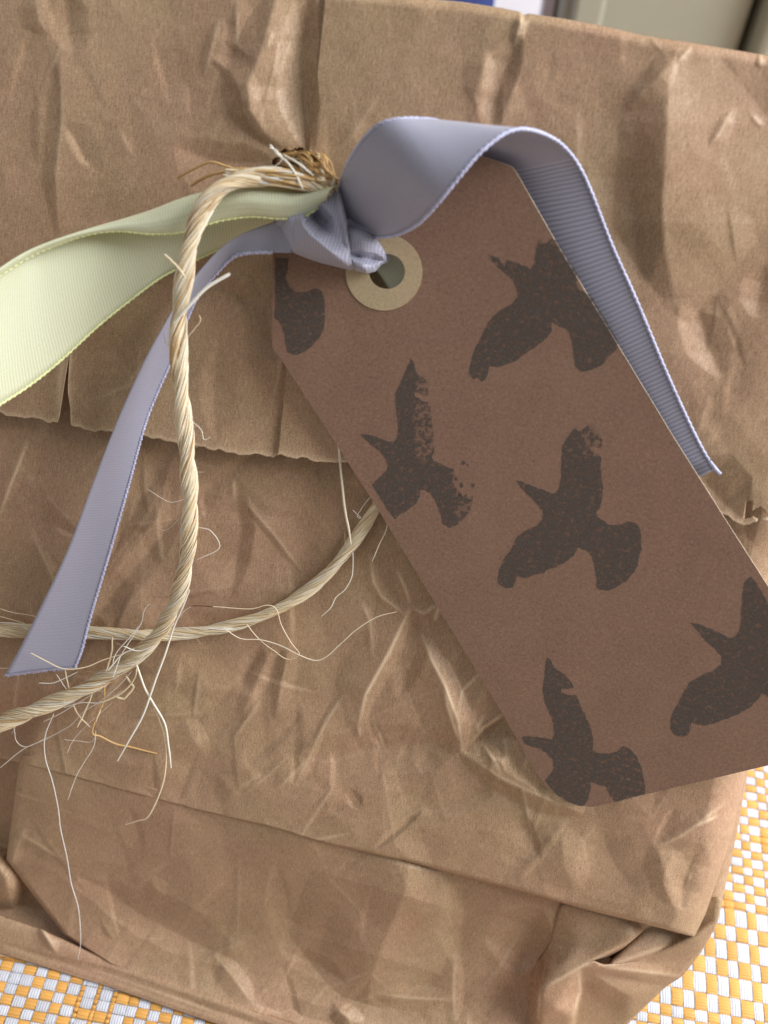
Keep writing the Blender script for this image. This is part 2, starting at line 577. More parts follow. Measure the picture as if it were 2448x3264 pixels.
def tin_raster(seed, spacing, stretch=1.0, lean=0.0, blur=1):
    """crumpled sheet: flat facets between sharp folds, and how sharply each ridge is folded"""
    r = np.random.RandomState(seed)
    gx = np.arange(RX0 - 900, RX1 + 900, spacing)
    gy = np.arange(RY0 - 400, RY1 + 400, spacing * stretch)
    pts = np.array([(x + r.uniform(-.36, .36) * spacing + lean * y + (j % 2) * spacing * 0.5, y + r.uniform(-.36, .36) * spacing * stretch) for x in gx for j, y in enumerate(gy)])
    hv = r.uniform(-1, 1, len(pts))
    v, _, tris, ov, _, _ = delaunay_2d_cdt([Vector(p) for p in pts], [], [], 0, 1e-6)
    nx, ny = int((RX1 - RX0) / RS) + 1, int((RY1 - RY0) / RS) + 1
    out = np.zeros((ny, nx))
    fold = np.zeros((ny, nx))
    va = np.array([(p.x, p.y) for p in v])
    ha = np.array([hv[o[0]] if o else 0 for o in ov])
    grad, etri = [], {}
    for k, t in enumerate(tris):
        a, b, c = va[t[0]], va[t[1]], va[t[2]]
        try:
            g = np.linalg.solve(np.array([b - a, c - a]), np.array([ha[t[1]] - ha[t[0]], ha[t[2]] - ha[t[0]]]))
        except np.linalg.LinAlgError:
            g = np.zeros(2)
        grad.append(g)
        for q in range(3):
            etri.setdefault(tuple(sorted((t[q], t[(q + 1) % 3]))), []).append(k)
    cen = [va[list(t)].mean(0) for t in tris]
    sharp = {}
    for e, ks in etri.items():
        if len(ks) == 2:
            d = cen[ks[1]] - cen[ks[0]]
            d = d / (np.linalg.norm(d) + 1e-9)
            sharp[e] = float((grad[ks[0]] - grad[ks[1]]) @ d) * spacing * r.uniform(0.0, 1.0)
    for k, t in enumerate(tris):
        a, b, c = va[t[0]], va[t[1]], va[t[2]]
        mn = np.floor((np.minimum(np.minimum(a, b), c) - (RX0, RY0)) / RS).astype(int)
        mx = np.ceil((np.maximum(np.maximum(a, b), c) - (RX0, RY0)) / RS).astype(int)
        x0, y0 = max(mn[0], 0), max(mn[1], 0)
        x1, y1 = min(mx[0], nx - 1), min(mx[1], ny - 1)
        if x1 < x0 or y1 < y0:
            continue
        X, Y = np.meshgrid(np.arange(x0, x1 + 1) * RS + RX0, np.arange(y0, y1 + 1) * RS + RY0)
        d = (b[1] - c[1]) * (a[0] - c[0]) + (c[0] - b[0]) * (a[1] - c[1])
        if abs(d) < 1e-9:
            continue
        l0 = ((b[1] - c[1]) * (X - c[0]) + (c[0] - b[0]) * (Y - c[1])) / d
        l1 = ((c[1] - a[1]) * (X - c[0]) + (a[0] - c[0]) * (Y - c[1])) / d
        l2 = 1 - l0 - l1
        ins = (l0 >= -1e-6) & (l1 >= -1e-6) & (l2 >= -1e-6)
        val = l0 * ha[t[0]] + l1 * ha[t[1]] + l2 * ha[t[2]]
        sub = out[y0:y1 + 1, x0:x1 + 1]
        sub[ins] = val[ins]
        fs = fold[y0:y1 + 1, x0:x1 + 1]
        w = np.zeros_like(val)
        for q, lq in ((0, l2), (1, l0), (2, l1)):
            p0, p1 = va[t[q]], va[t[(q + 1) % 3]]
            dist = np.abs(lq) * abs(d) / (np.linalg.norm(p1 - p0) + 1e-9)
            w = np.maximum(w, np.exp(-(dist / 4.0) ** 2) * np.clip(sharp.get(tuple(sorted((t[q], t[(q + 1) % 3]))), 0) - 0.5, 0, 1.6))
        fs[ins] = w[ins]
    for _ in range(blur):
        p = np.pad(out, 1, mode='edge')
        out = (p[:-2, 1:-1] + p[2:, 1:-1] + p[1:-1, :-2] + p[1:-1, 2:] + 2 * p[1:-1, 1:-1]) / 6
    return out, fold


def sample(r, X, Y):
    fx = np.clip((X - RX0) / RS, 0, r.shape[1] - 1.001)
    fy = np.clip((Y - RY0) / RS, 0, r.shape[0] - 1.001)
    ix, iy = fx.astype(int), fy.astype(int)
    tx, ty = fx - ix, fy - iy
    return (r[iy, ix] * (1 - tx) * (1 - ty) + r[iy, ix + 1] * tx * (1 - ty) + r[iy + 1, ix] * (1 - tx) * ty + r[iy + 1, ix + 1] * tx * ty)


(TIN_A, FOLD_A), (TIN_B, FOLD_B), (TIN_C, FOLD_C) = tin_raster(3, 230, 1.9, -0.18), tin_raster(4, 105, 1.7, -0.25), tin_raster(9, 56, 1.3, 0.1)


def creases(X, Y, lst):
    """lst: (points, height mm, width left px, width right px[, wear]); left/right as one walks down the line"""
    Hh = np.zeros_like(X)
    Wr = np.zeros_like(X)
    for c in lst:
        pts, amp, wl, wr = c[:4]
        wear = c[4] if len(c) > 4 else 0.0
        p = np.array(pts, float)
        best = np.full(X.shape, 1e9)
        side = np.zeros(X.shape)
        along = np.zeros(X.shape)
        L = np.concatenate([[0], np.cumsum(np.linalg.norm(np.diff(p, axis=0), axis=1))])
        rad = max(wl, wr) * 1.05
        mn, mx = p.min(0) - rad, p.max(0) + rad
        box = (X > mn[0]) & (X < mx[0]) & (Y > mn[1]) & (Y < mx[1])
        if not box.any():
            continue
        x, y = X[box], Y[box]
        bst, sd, al = best[box], side[box], along[box]
        for k in range(len(p) - 1):
            d = p[k + 1] - p[k]
            l2 = d @ d
            t = np.clip(((x - p[k, 0]) * d[0] + (y - p[k, 1]) * d[1]) / l2, 0, 1)
            ex, ey = x - p[k, 0] - t * d[0], y - p[k, 1] - t * d[1]
            dd = np.hypot(ex, ey)
            cr = d[0] * ey - d[1] * ex
            u = dd < bst
            bst = np.where(u, dd, bst)
            sd = np.where(u, np.sign(cr), sd)
        ch = p[-1] - p[0]
        al = np.clip(((x - p[0, 0]) * ch[0] + (y - p[0, 1]) * ch[1]) / (ch @ ch), 0, 1)
        w = np.where(sd > 0, wl, wr)
        rr = min(min(wl, wr) * 0.10, 5.0)
        amp = amp * min(1.0, 0.30 + 0.70 * min(wl, wr) / 55.0)
        d2 = np.sqrt(bst ** 2 + rr * rr) - rr
        taper = np.clip(np.minimum(al, 1 - al) / 0.30, 0, 1) ** 0.8
        prof = np.clip(1 - d2 / (w * (0.25 + 0.75 * taper)), 0, 1) ** 1.02
        taper = 0.08 + 0.92 * taper
        Hh[box] += amp * prof * taper
        if wear:
            Wr[box] = np.maximum(Wr[box], wear * np.exp(-(bst / 4.8) ** 2) * taper)
    return Hh, Wr


def fine_creases(seed, count, box, lean, amp, wear):
    r = random.Random(seed)
    out = []
    for _ in range(count):
        x, y = r.uniform(box[0], box[2]), r.uniform(box[1], box[3])
        a = math.pi / 2 + r.gauss(lean, 0.42) + (r.choice([0, 0, 0, 1]) * r.uniform(-1.3, 1.3))
        L = r.uniform(70, 300)
        k = r.uniform(-0.12, 0.12)
        p = [(x + math.cos(a + k * t) * L * t, y + math.sin(a + k * t) * L * t) for t in (0, 0.5, 1)]
        wn_, ww = r.uniform(12, 20), r.uniform(40, 95)
        if r.random() < 0.5:
            wn_, ww = ww, wn_
        up = r.random() < 0.62
        out.append((p, r.uniform(0.4, 1.0) * amp * (1 if up else -1), wn_, ww, (r.uniform(0.15, 1.0) * wear if up else 0.0)))
    return out


def waves(X, Y, seed, scale, n=6):
    r = np.random.RandomState(seed)
    o = np.zeros_like(X)
    for _ in range(n):
        a = r.uniform(0, 2 * math.pi)
        k = 2 * math.pi / (scale * r.uniform(0.7, 1.6))
        o += np.sin((X * math.cos(a) + Y * math.sin(a)) * k + r.uniform(0, 6.28))
    return o / n


def jag(x, seed, amp, steps=(90, 33, 13, 6)):
    r = np.random.RandomState(seed)
    o = np.zeros_like(x)
    for s in steps:
        g = np.arange(-600, 3400, s)
        o += np.interp(x, g, r.uniform(-1, 1, len(g))) * amp * (s / steps[0]) ** 0.5
    return o


# ------------------------------------------------------------------ paper bag
bag = thing('paper_bag', 'crumpled brown kraft paper bag with its top folded over', 'paper bag', (0.0, 0.085, 0.0))
TOPL = [(-300, -205), (600, -80), (1200, -20), (1476, 6), (1602, 25), (1678, 41), (1798, 58), (1943, 85), (2070, 114), (2209, 134), (2448, 174), (2800, 232)]
TORN = [(-300, 1290), (0, 1320), (184, 1355), (225, 1357), (317, 1375), (443, 1394), (546, 1408), (627, 1416), (738, 1438), (878, 1447), (1018, 1475), (1107, 1470),
        (1300, 1505), (2000, 1600), (2340, 1640), (2362, 1660), (2400, 1672), (2448, 1655), (2800, 1700)]
SLANT = -0.1034


def flap():
    cs = np.concatenate([np.arange(-260, 322, 6), np.arange(322, 368, 1.6), np.arange(368, 1020, 6), np.arange(1020, 1050, 1.5), np.arange(1050, 2790, 6)])
    nr = 300
    t = np.linspace(0, 1, nr)
    yt = interp(cs, TOPL) + np.interp(cs, [1150, 1660, 1675, 1690, 2800], [0, 0, 7, 0, 0])
    ye0 = interp(cs + SLANT * 1420, TORN)
    ye = ye0 + jag(cs, 21, 9)
    notch = np.interp(cs, [322, 325, 330, 337, 342, 347, 357, 364, 367], [0, 20, 125, 235, 215, 100, 62, 30, 0])
    ye = ye - notch
    Y = yt[None, :] + (ye - yt)[None, :] * t[:, None]
    X = cs[None, :] + SLANT * Y
    H = 0.36 * sample(TIN_A, X, Y) + 0.15 * sample(TIN_B, X, Y) + 0.05 * sample(TIN_C, X, Y) + 0.2 * waves(X, Y, 2, 900)
    wr0 = 0.08 * sample(FOLD_A, X, Y) + 0.08 * sample(FOLD_B, X, Y)
    lst = [
        ([(110, -30), (128, 70), (152, 108)], 0.55, 60, 40, .3),
        ([(196, 180), (197, 395), (180, 560), (190, 740)], 0.85, 45, 130, .35),
        ([(205, 400), (232, 430), (262, 490), (305, 545)], -0.6, 22, 60),
        ([(125, 300), (122, 520)], 0.4, 25, 50),
        ([(212, -20), (220, 100), (235, 170)], -0.55, 50, 60),
        ([(700, 60), (672, 170), (650, 250)], 0.6, 30, 70, .5),
        ([(757, 0), (757, 140), (800, 185)], 0.6, 30, 60, .5),
        ([(680, 185), (735, 228), (772, 300), (782, 365), (830, 440)], 0.8, 30, 60, .15),
        ([(890, -40), (842, 140), (792, 270), (800, 350), (850, 430), (905, 470)], 1.7, 80, 110, .25),
        ([(985, -20), (960, 200), (975, 400), (990, 480)], -1.6, 80, 45),
        ([(560, 470), (700, 520), (860, 520)], -0.8, 120, 60),
        ([(870, 100), (850, 160)], 0.3, 12, 12, .6),
        # right half
        ([(1672, 30), (1652, 105), (1640, 150)], 0.9, 22, 22, .9),
        ([(1655, 110), (1615, 230), (1580, 330), (1565, 420)], -1.3, 70, 34),
        ([(1612, 250), (1603, 400)], 0.5, 20, 60, .4),
        ([(1545, 160), (1530, 340)], 0.5, 60, 40),
        ([(2160, 150), (2130, 300), (2122, 500), (2108, 720), (2150, 950)], 2.0, 150, 330, .05),
        ([(2150, 190), (2075, 270), (1990, 345)], 0.8, 40, 50, .1),
        ([(2035, 420), (2010, 620), (2040, 900)], -1.3, 140, 90),
        ([(2205, 150), (2160, 200)], 0.35, 14, 14, .9),
        ([(2335, 350), (2290, 430), (2262, 470)], 0.45, 22, 30, .7),
        ([(2395, 365), (2430, 405)], 0.35, 14, 14, .5),
        ([(2290, 940), (2225, 990), (2260, 1110), (2300, 1200)], -0.9, 70, 70),
        ([(2440, 850), (2410, 1010)], -0.6, 60, 60),
        ([(2200, 1480), (2290, 1590), (2360, 1650)], -1.3, 130, 120),
        ([(2430, 170), (2420, 215)], 0.5, 16, 16, .8),
        # lower left half of the fold-over
        ([(690, 910), (760, 945), (830, 985)], -0.6, 50, 40),
        ([(700, 1080), (680, 1240), (690, 1400)], -0.5, 40, 70),
        ([(330, 1120), (310, 1260), (318, 1380)], 0.7, 90, 110),
        ([(520, 960), (470, 1130), (440, 1380)], 0.35, 90, 90),
        ([(800, 860), (850, 1000), (880, 1150)], -0.8, 90, 60),
        ([(1060, 1000), (1010, 1250)], 0.5, 80, 80),
        ([(140, 1000), (215, 1125)], 0.4, 60, 60),
    ]
    h, wr = creases(X, Y, lst + fine_creases(31, 70, (-100, 0, 2400, 1400), 0.1, 0.36, 0.28))
    H += h
    wr = np.maximum(wr, wr0)
    # glued seam: the right sheet overlaps the left one
    seam = (cs > 1035).astype(float)[None, :]
    H += seam * 0.55 - 0.35 * np.exp(-np.clip(1035 - cs, 0, 999) / 26.0)[None, :] * (cs <= 1035)[None, :]
    # soft outward curl at the torn edge, tear lips
    H += 0.7 * (t[:, None] ** 14) + 0.8 * np.exp(-((X - 205) / 55) ** 2) * sstep(1100, 1360, Y)
    # the fold at the top rolls back
    roll = np.clip((36 - (Y - yt[None, :])) / 36, 0, 1)
    H -= 1.8 * (1 - np.sqrt(np.clip(1 - roll ** 2, 0, 1)))
    edge = ((1 - t[:, None]) * (ye - yt)[None, :])
    wr = np.maximum(wr, 0.75 * np.exp(-edge / 7.0))
    nd = np.minimum(np.abs(X - interp(Y, [(1100, 218), (1209, 203), (1357, 205)])), 99)
    wr = np.maximum(wr, 0.6 * np.exp(-(np.clip(nd - 14, 0, 99) / 7.0)) * sstep(1110, 1150, Y) * (nd < 40))
    # hole punched through for the twine
    ex, ey = (X - 938) / 62, (Y - 520) / 42
    er = np.hypot(ex, ey) + 0.13 * np.sin(np.arctan2(ey, ex) * 7 + 1.0)
    mask = er > 1.0
    # small rips by the right margin
    rip = ((X > 2395) & (Y > 1628 + 6 * np.sin(X / 9)) & (Y < 1648 + 5 * np.sin(X / 6))) | ((np.abs(X - 2388 + (Y - 1600) * 0.1) < 5) & (Y > 1600) & (Y < 1650))
    mask &= ~rip
    pts = P(X, Y, H)
    # back side of the fold-over: hidden rows behind the top edge
    build('folded_top', pts, grid_faces(nr, len(cs), mask), M_PAPER, bag, uv=face_uv(pts), attrs={'wear': wr.ravel()}, solid=0.00013)
    return P(interp_x := cs + SLANT * yt, yt, np.full(len(cs), -1.8) + 0 * interp_x), cs, yt


top_line, top_cs, top_y = flap()

FOLD = [(-300, 2345), (60, 2430), (400, 2520), (600, 2573), (880, 2640), (1050, 2690), (1290, 2745), (1500, 2800), (1800, 2880), (2050, 2945), (2213, 2988), (2300, 3010)]
RIGHT = [(900, 2640), (1500, 2560), (1860, 2462), (2460, 2376), (2660, 2335), (2917, 2248), (2988, 2213), (3100, 2180)]
BODY_H = -2.6


# the tag hangs from its hole and rests on the lower part of the bag
_q = P(np.array([1233.0, 1620.0, 2448.0]), np.array([865.0, 2290.0, 1870.0]), np.array([5.0, 0.7, 4.4]))
TILT = np.cross(_q[1] - _q[0], _q[2] - _q[0])
TILT = TILT / np.linalg.norm(TILT) * (1 if TILT @ EN > 0 else -1)
_tp = _q[0]


def TP(px, py, off=0.0):
    q = rays(px, py)
    g = ((np.asarray(px, float) - 1224) * 0.56 + (np.asarray(py, float) - 860) * 0.83) / 1900.0      # 0 at the hole, 1 at the far end
    k = ((np.asarray(px, float) - 1224) * 0.83 - (np.asarray(py, float) - 860) * 0.56) / 480.0
    off = off + 1.4 * (g - 0.45) ** 2 + 0.25 * k ** 2 - 0.4
    t = ((_tp - CAM) @ TILT + off / 1000) / (q @ TILT)
    return CAM + q * t[..., None]


def tag_h(px, py):
    return ((TP(px, py) - FO) @ EN) * 1000


def body():
    nc, nr = 620, 440
    s = np.linspace(0, 1, nc)
    t = np.linspace(0, 1, nr)
    S, T = np.meshgrid(s, t)
    Y = 1050 + T * 1700
    for _ in range(4):
        XR = interp(Y, RIGHT)
        X = -260 + S * (XR + 260)
        YB = interp(X, FOLD) + jag(X, 5, 1.2)
        Y = 1050 + T * (YB - 1050)
    XR = interp(Y, RIGHT)
    X = -260 + S * (XR + 260)
    H = BODY_H + 0.60 * sample(TIN_A, X, Y) + 0.34 * sample(TIN_B, X, Y) + 0.08 * sample(TIN_C, X, Y)
    wr0 = 0.14 * sample(FOLD_A, X, Y) + 0.16 * sample(FOLD_B, X, Y) + 0.06 * sample(FOLD_C, X, Y)
    lst = [
        ([(88, 1400), (60, 1480), (28, 1560), (0, 1640)], 0.9, 40, 22, .8),
        ([(130, 1400), (112, 1560)], -0.35, 30, 50),
        ([(565, 1400), (470, 1560), (340, 1790)], -0.9, 70, 30),
        ([(530, 1535), (505, 1650), (430, 1750), (345, 1850)], 0.5, 25, 40, .1),
        ([(590, 1610), (440, 1800), (310, 1960), (260, 2060)], -0.9, 50, 50),
        ([(820, 1440), (700, 1530), (600, 1640)], -0.5, 30, 30),
        ([(748, 1525), (770, 1690), (752, 1800), (735, 1900)], -1.0, 130, 40),
        ([(745, 1525), (745, 1590)], 0.4, 20, 14, .4),
        ([(760, 1545), (835, 1640), (960, 1660)], -0.4, 40, 26),
        ([(1020, 1700), (960, 1780), (900, 1880)], -0.5, 60, 60),
        ([(1180, 1760), (1190, 1850), (1215, 1900), (1295, 1962)], 0.55, 26, 24, .55),
        ([(1262, 1810), (1290, 1870), (1311, 1935)], 0.7, 24, 22, .55),
        ([(1311, 1930), (1240, 2080), (1165, 2215), (1138, 2330)], 1.3, 110, 34, 1.0),
        ([(1150, 1910), (1180, 1980), (1188, 2090)], 0.3, 22, 18, .5),
        ([(1310, 1935), (1350, 1955), (1400, 1925)], 0.5, 16, 16, .5),
        ([(1350, 1955), (1325, 2080), (1272, 2220)], -0.9, 50, 36),
        ([(1400, 1930), (1385, 1980)], 0.5, 14, 14, .7),
        ([(1345, 2020), (1375, 2100), (1420, 2190), (1462, 2300), (1474, 2400)], 1.7, 110, 44, 1.0),
        ([(1415, 2185), (1425, 2250), (1465, 2370)], 0.6, 16, 16, .8),
        ([(1540, 2135), (1475, 2200), (1460, 2260)], 0.5, 16, 20, .6),
        ([(1470, 2040), (1460, 2120), (1450, 2170)], -0.4, 26, 26),
        ([(1545, 2170), (1510, 2270), (1485, 2370)], 0.9, 60, 30, .1),
        ([(1660, 2260), (1560, 2330), (1480, 2398)], -1.7, 24, 90),
        ([(1625, 2265), (1540, 2320), (1500, 2370)], 0.5, 12, 12, .6),
        ([(1550, 2270), (1520, 2320), (1535, 2340)], 0.35, 12, 12, .5),
        ([(1474, 2402), (1600, 2478), (1740, 2545), (1860, 2590)], 2.4, 45, 130, .35),
        ([(1540, 2370), (1580, 2430), (1600, 2475)], 0.8, 30, 30, .5),
        ([(1690, 2390), (1660, 2470)], 0.5, 26, 22, .2),
        ([(920, 2450), (1000, 2420), (1110, 2402), (1215, 2376), (1320, 2372), (1440, 2360)], -1.2, 140, 60),
        ([(1140, 2320), (1150, 2350)], 0.4, 18, 18, .5),
        ([(1175, 2290), (1195, 2345), (1222, 2378)], -0.5, 20, 26),
        ([(1205, 2330), (1222, 2380)], 0.3, 10, 12, .6),
        ([(1460, 2350), (1380, 2385), (1330, 2450)], -0.7, 60, 50),
        ([(860, 2080), (820, 2170), (770, 2290)], 0.7, 40, 60, .05),
        ([(830, 2060), (790, 2150), (770, 2200)], -0.6, 34, 40),
        ([(895, 2070), (850, 2190), (815, 2260)], -0.6, 30, 30),
        ([(925, 2050), (900, 2160), (880, 2280)], 0.5, 30, 40),
        ([(780, 2275), (700, 2320), (640, 2370)], -0.4, 50, 30),
        ([(590, 2290), (615, 2350), (655, 2410)], 0.6, 80, 40, .1),
        ([(945, 2240), (940, 2380), (938, 2440)], -0.5, 60, 24),
        ([(942, 2420), (936, 2500), (920, 2520)], -0.5, 12, 30),
        ([(885, 2642), (930, 2622), (972, 2604)], -0.9, 12, 16),
        ([(972, 2614), (1010, 2606), (1050, 2592), (1110, 2565)], -0.8, 11, 16),
        ([(1190, 2712), (1260, 2655), (1345, 2580)], -1.1, 13, 18),
        ([(1345, 2590), (1440, 2560), (1540, 2520), (1560, 2450)], -0.8, 40, 50),
        ([(1110, 2565), (1150, 2535)], -0.6, 30, 40),
        ([(1640, 2600), (1700, 2700), (1660, 2760)], -0.5, 80, 60),
        ([(1900, 2620), (1960, 2760), (2050, 2860)], -0.9, 120, 130),
        ([(2310, 2560), (2180, 2660), (2100, 2700)], 0.6, 34, 34, .6),
        ([(2290, 2600), (2200, 2640)], 0.4, 16, 16, .9),
        ([(2235, 2690), (2180, 2800), (2170, 2900)], -1.2, 60, 60),
        ([(2085, 2690), (2130, 2800), (2150, 2880)], 0.7, 60, 70, .05),
        ([(1790, 2640), (1800, 2760), (1840, 2830)], 0.7, 90, 70, .1),
        ([(400, 2180), (520, 2140), (620, 2100)], 0.4, 60, 60),
        ([(240, 2400), (420, 2440), (600, 2480)], 0.3, 60, 60),
        ([(700, 2480), (760, 2540)], 0.4, 50, 40),
    ]
    h, wr = creases(X, Y, lst + fine_creases(32, 85, (0, 1400, 2300, 2700), 0.42, 0.75, 0.42))
    H += h
    wr = np.maximum(wr, wr0)
    # left border sinks into the side pleat
    H -= 7.0 * sstep(140, -40, X + (Y - 2300) * 0.25) * sstep(2150, 2400, Y)
    # right border rolls round the side of the gift
    dR = (XR - X)
    k = np.clip((95 - dR) / 95, 0, 1)
    H -= 7.0 * (1 - np.sqrt(np.clip(1 - k ** 2, 0, 1))) * sstep(1500, 2300, Y) + 1.0 * k
    # bottom border: folded under
    dB = YB - Y
    kb = np.clip((16 - dB) / 16, 0, 1)
    H -= (0.10 + 1.0 * sstep(700, 1300, X)) * (1 - np.sqrt(np.clip(1 - kb ** 2, 0, 1)))
    H += 0.9 * sstep(1300, 2200, X) * sstep(2500, 2960, Y)
    wr = np.maximum(wr, 0.18 * np.exp(-dB / 8.0))
    H = np.where((X > 850) & (Y > 1000), np.minimum(H, np.maximum(tag_h(X, Y), -2.0) - 0.75), H)
    pts = P(X, Y, H)
    o = build('front_panel', pts, grid_faces(nr, nc), M_PAPER, bag, uv=face_uv(pts), attrs={'wear': wr.ravel()}, solid=0.00013)
    return pts, H


body_pts, body_H = body()


def bottom():
    nc, nr = 360, 200
    S, T = np.meshgrid(np.linspace(0, 1, nc), np.linspace(0, 1, nr))
    LX = interp(T, [(0, 70), (0.05, 60), (0.45, 20), (0.83, 200), (1, 340)])
    LY = interp(T, [(0, 2405), (0.05, 2432), (0.45, 2740), (0.83, 2976), (1, 3066)])
    RXx = interp(T, [(0, 2130), (0.35, 1790), (0.6, 1715), (1, 1640)])
    RYy = interp(T, [(0, 2935), (0.35, 3040), (0.6, 3180), (1, 3500)])
    X = LX + (RXx - LX) * S
    Y = LY + (RYy - LY) * S
    top = BODY_H - 0.05 - interp(X, [(0, 0.0), (600, 0.12), (1000, 0.9), (1300, 2.2), (1700, 3.4), (2100, 5.5)])
    hb = table_h(X, Y, 0.004)
    low = hb - 1.0
    H = top + (low - top) * T ** 1.6
    lst = [
        ([(1315, 2700), (1290, 2850), (1235, 2980), (1195, 3080), (1170, 3200)], 3.4, 300, 200, .05),
        ([(1475, 2790), (1475, 2950), (1460, 3060)], -0.9, 70, 120),
        ([(1120, 2980), (980, 2960), (860, 2900)], -0.8, 90, 110),
        ([(1452, 3040), (1446, 3130), (1448, 3260)], 0.8, 70, 30, .35),
        ([(1190, 3165), (1300, 3180), (1450, 3188)], 0.6, 40, 40, .35),
        ([(190, 2765), (330, 2828), (460, 2922), (640, 3012), (760, 3070)], -0.9, 60, 90),
        ([(50, 2650), (120, 2690), (200, 2740)], 0.4, 30, 30, .4),
        ([(686, 3045), (740, 3110), (806, 3200)], 0.7, 46, 36, .35),
        ([(640, 3075), (700, 3035), (780, 3005)], 0.5, 30, 30, .1),
        ([(900, 3030), (1020, 3075), (1100, 3130)], -0.6, 40, 30),
        ([(480, 2800), (520, 2860)], 0.4, 40, 30, .1),
        ([(1720, 2900), (1690, 3000), (1640, 3100)], -2.0, 130, 60),
        ([(1070, 3200), (1120, 3260), (1110, 3300)], 1.0, 40, 40, .3),
        ([(820, 3200), (1000, 3270), (1150, 3300)], -1.0, 50, 60),
        ([(540, 2580), (620, 2800), (600, 2950)], 0.5, 160, 120),
        ([(1600, 3060), (1660, 3085)], -0.4, 12, 12),
    ]
    h, wr = creases(X, Y, lst + fine_creases(33, 45, (50, 2550, 1700, 3250), 0.5, 0.5, 0.25))
    kT = sstep(0.02, 0.22, T)
    H += h * sstep(0, 0.08, T) + (0.60 - 0.18 * kT) * sample(TIN_A, X, Y) + (0.34 - 0.16 * kT) * sample(TIN_B, X, Y) + 0.07 * sample(TIN_C, X, Y)
    wr = np.maximum(wr, 0.10 * sample(FOLD_A, X, Y) + 0.12 * sample(FOLD_B, X, Y))
    H = np.maximum(H, table_h(X, Y, 0.0012))
    edge = (X - LX)
    H -= 0.9 * np.clip(1 - edge / 22, 0, 1) ** 2
    wr = np.maximum(wr, 0.2 * np.exp(-edge / 8))
    pts = P(X, Y, H)
    build('bottom_panel', pts, grid_faces(nr, nc), M_PAPER, bag, uv=face_uv(pts), attrs={'wear': wr.ravel()}, solid=0.00013)
    # rolled base edge between the panel and the cloth
    xs = np.linspace(-180, 1650, 240)
    ytop = interp(xs, [(-180, 2860), (0, 2915), (130, 2960), (330, 3052), (700, 3180), (1200, 3350), (1650, 3495)])
    ybot = interp(xs, [(-180, 2985), (0, 3040), (150, 3085), (330, 3140), (500, 3200), (700, 3268), (1100, 3405), (1650, 3600)])
    tt = np.linspace(0, 1, 26)
    X = np.repeat(xs[None, :], len(tt), 0)
    Y = ytop + (ybot - ytop) * tt[:, None]
    h1 = table_h(xs, ybot, 0.0006)
    H = np.maximum(h1 - 3.0 + 3.0 * tt[:, None] ** 0.6 + 0 * X, table_h(X, Y, 0.0006))
    lst = [([(0, 3005), (140, 3050), (330, 3100), (700, 3225), (1100, 3360)], -0.8, 24, 20),
           ([(125, 2940), (150, 2985), (180, 3035)], 1.3, 22, 26, .8),
           ([(200, 3060), (420, 3130), (700, 3235)], 0.4, 14, 14, .2)]
    h, wr = creases(X, Y, lst)
    H += h + 0.35 * sample(TIN_B, X, Y)
    H = np.maximum(H, table_h(X, Y, 0.0004))
    pts = P(X, Y, H)
    build('base_fold', pts, grid_faces(len(tt), len(xs)), M_PAPER, bag, uv=face_uv(pts), attrs={'wear': wr.ravel()}, solid=0.00013)
    # left pleat, sunk behind the panel edge
    S, T = np.meshgrid(np.linspace(0, 1, 80), np.linspace(0, 1, 110))
    X = -300 + S * 640
    Y = 2300 + T * 720 + S * 60
    H = -11.5 + 0.5 * sample(TIN_B, X, Y)
    lst = [([(-60, 2690), (20, 2800), (40, 2900)], 5.5, 200, 70, .05),
           ([(-200, 2925), (0, 2925), (150, 2950)], -2.0, 60, 30)]
    h, wr = creases(X, Y, lst)
    H += h
    H = np.maximum(H, table_h(X, Y, 0.0008))
    pts = P(X, Y, H)
    build('left_pleat', pts, grid_faces(110, 80), M_PAPER, bag, uv=face_uv(pts), attrs={'wear': wr.ravel()})


bottom()


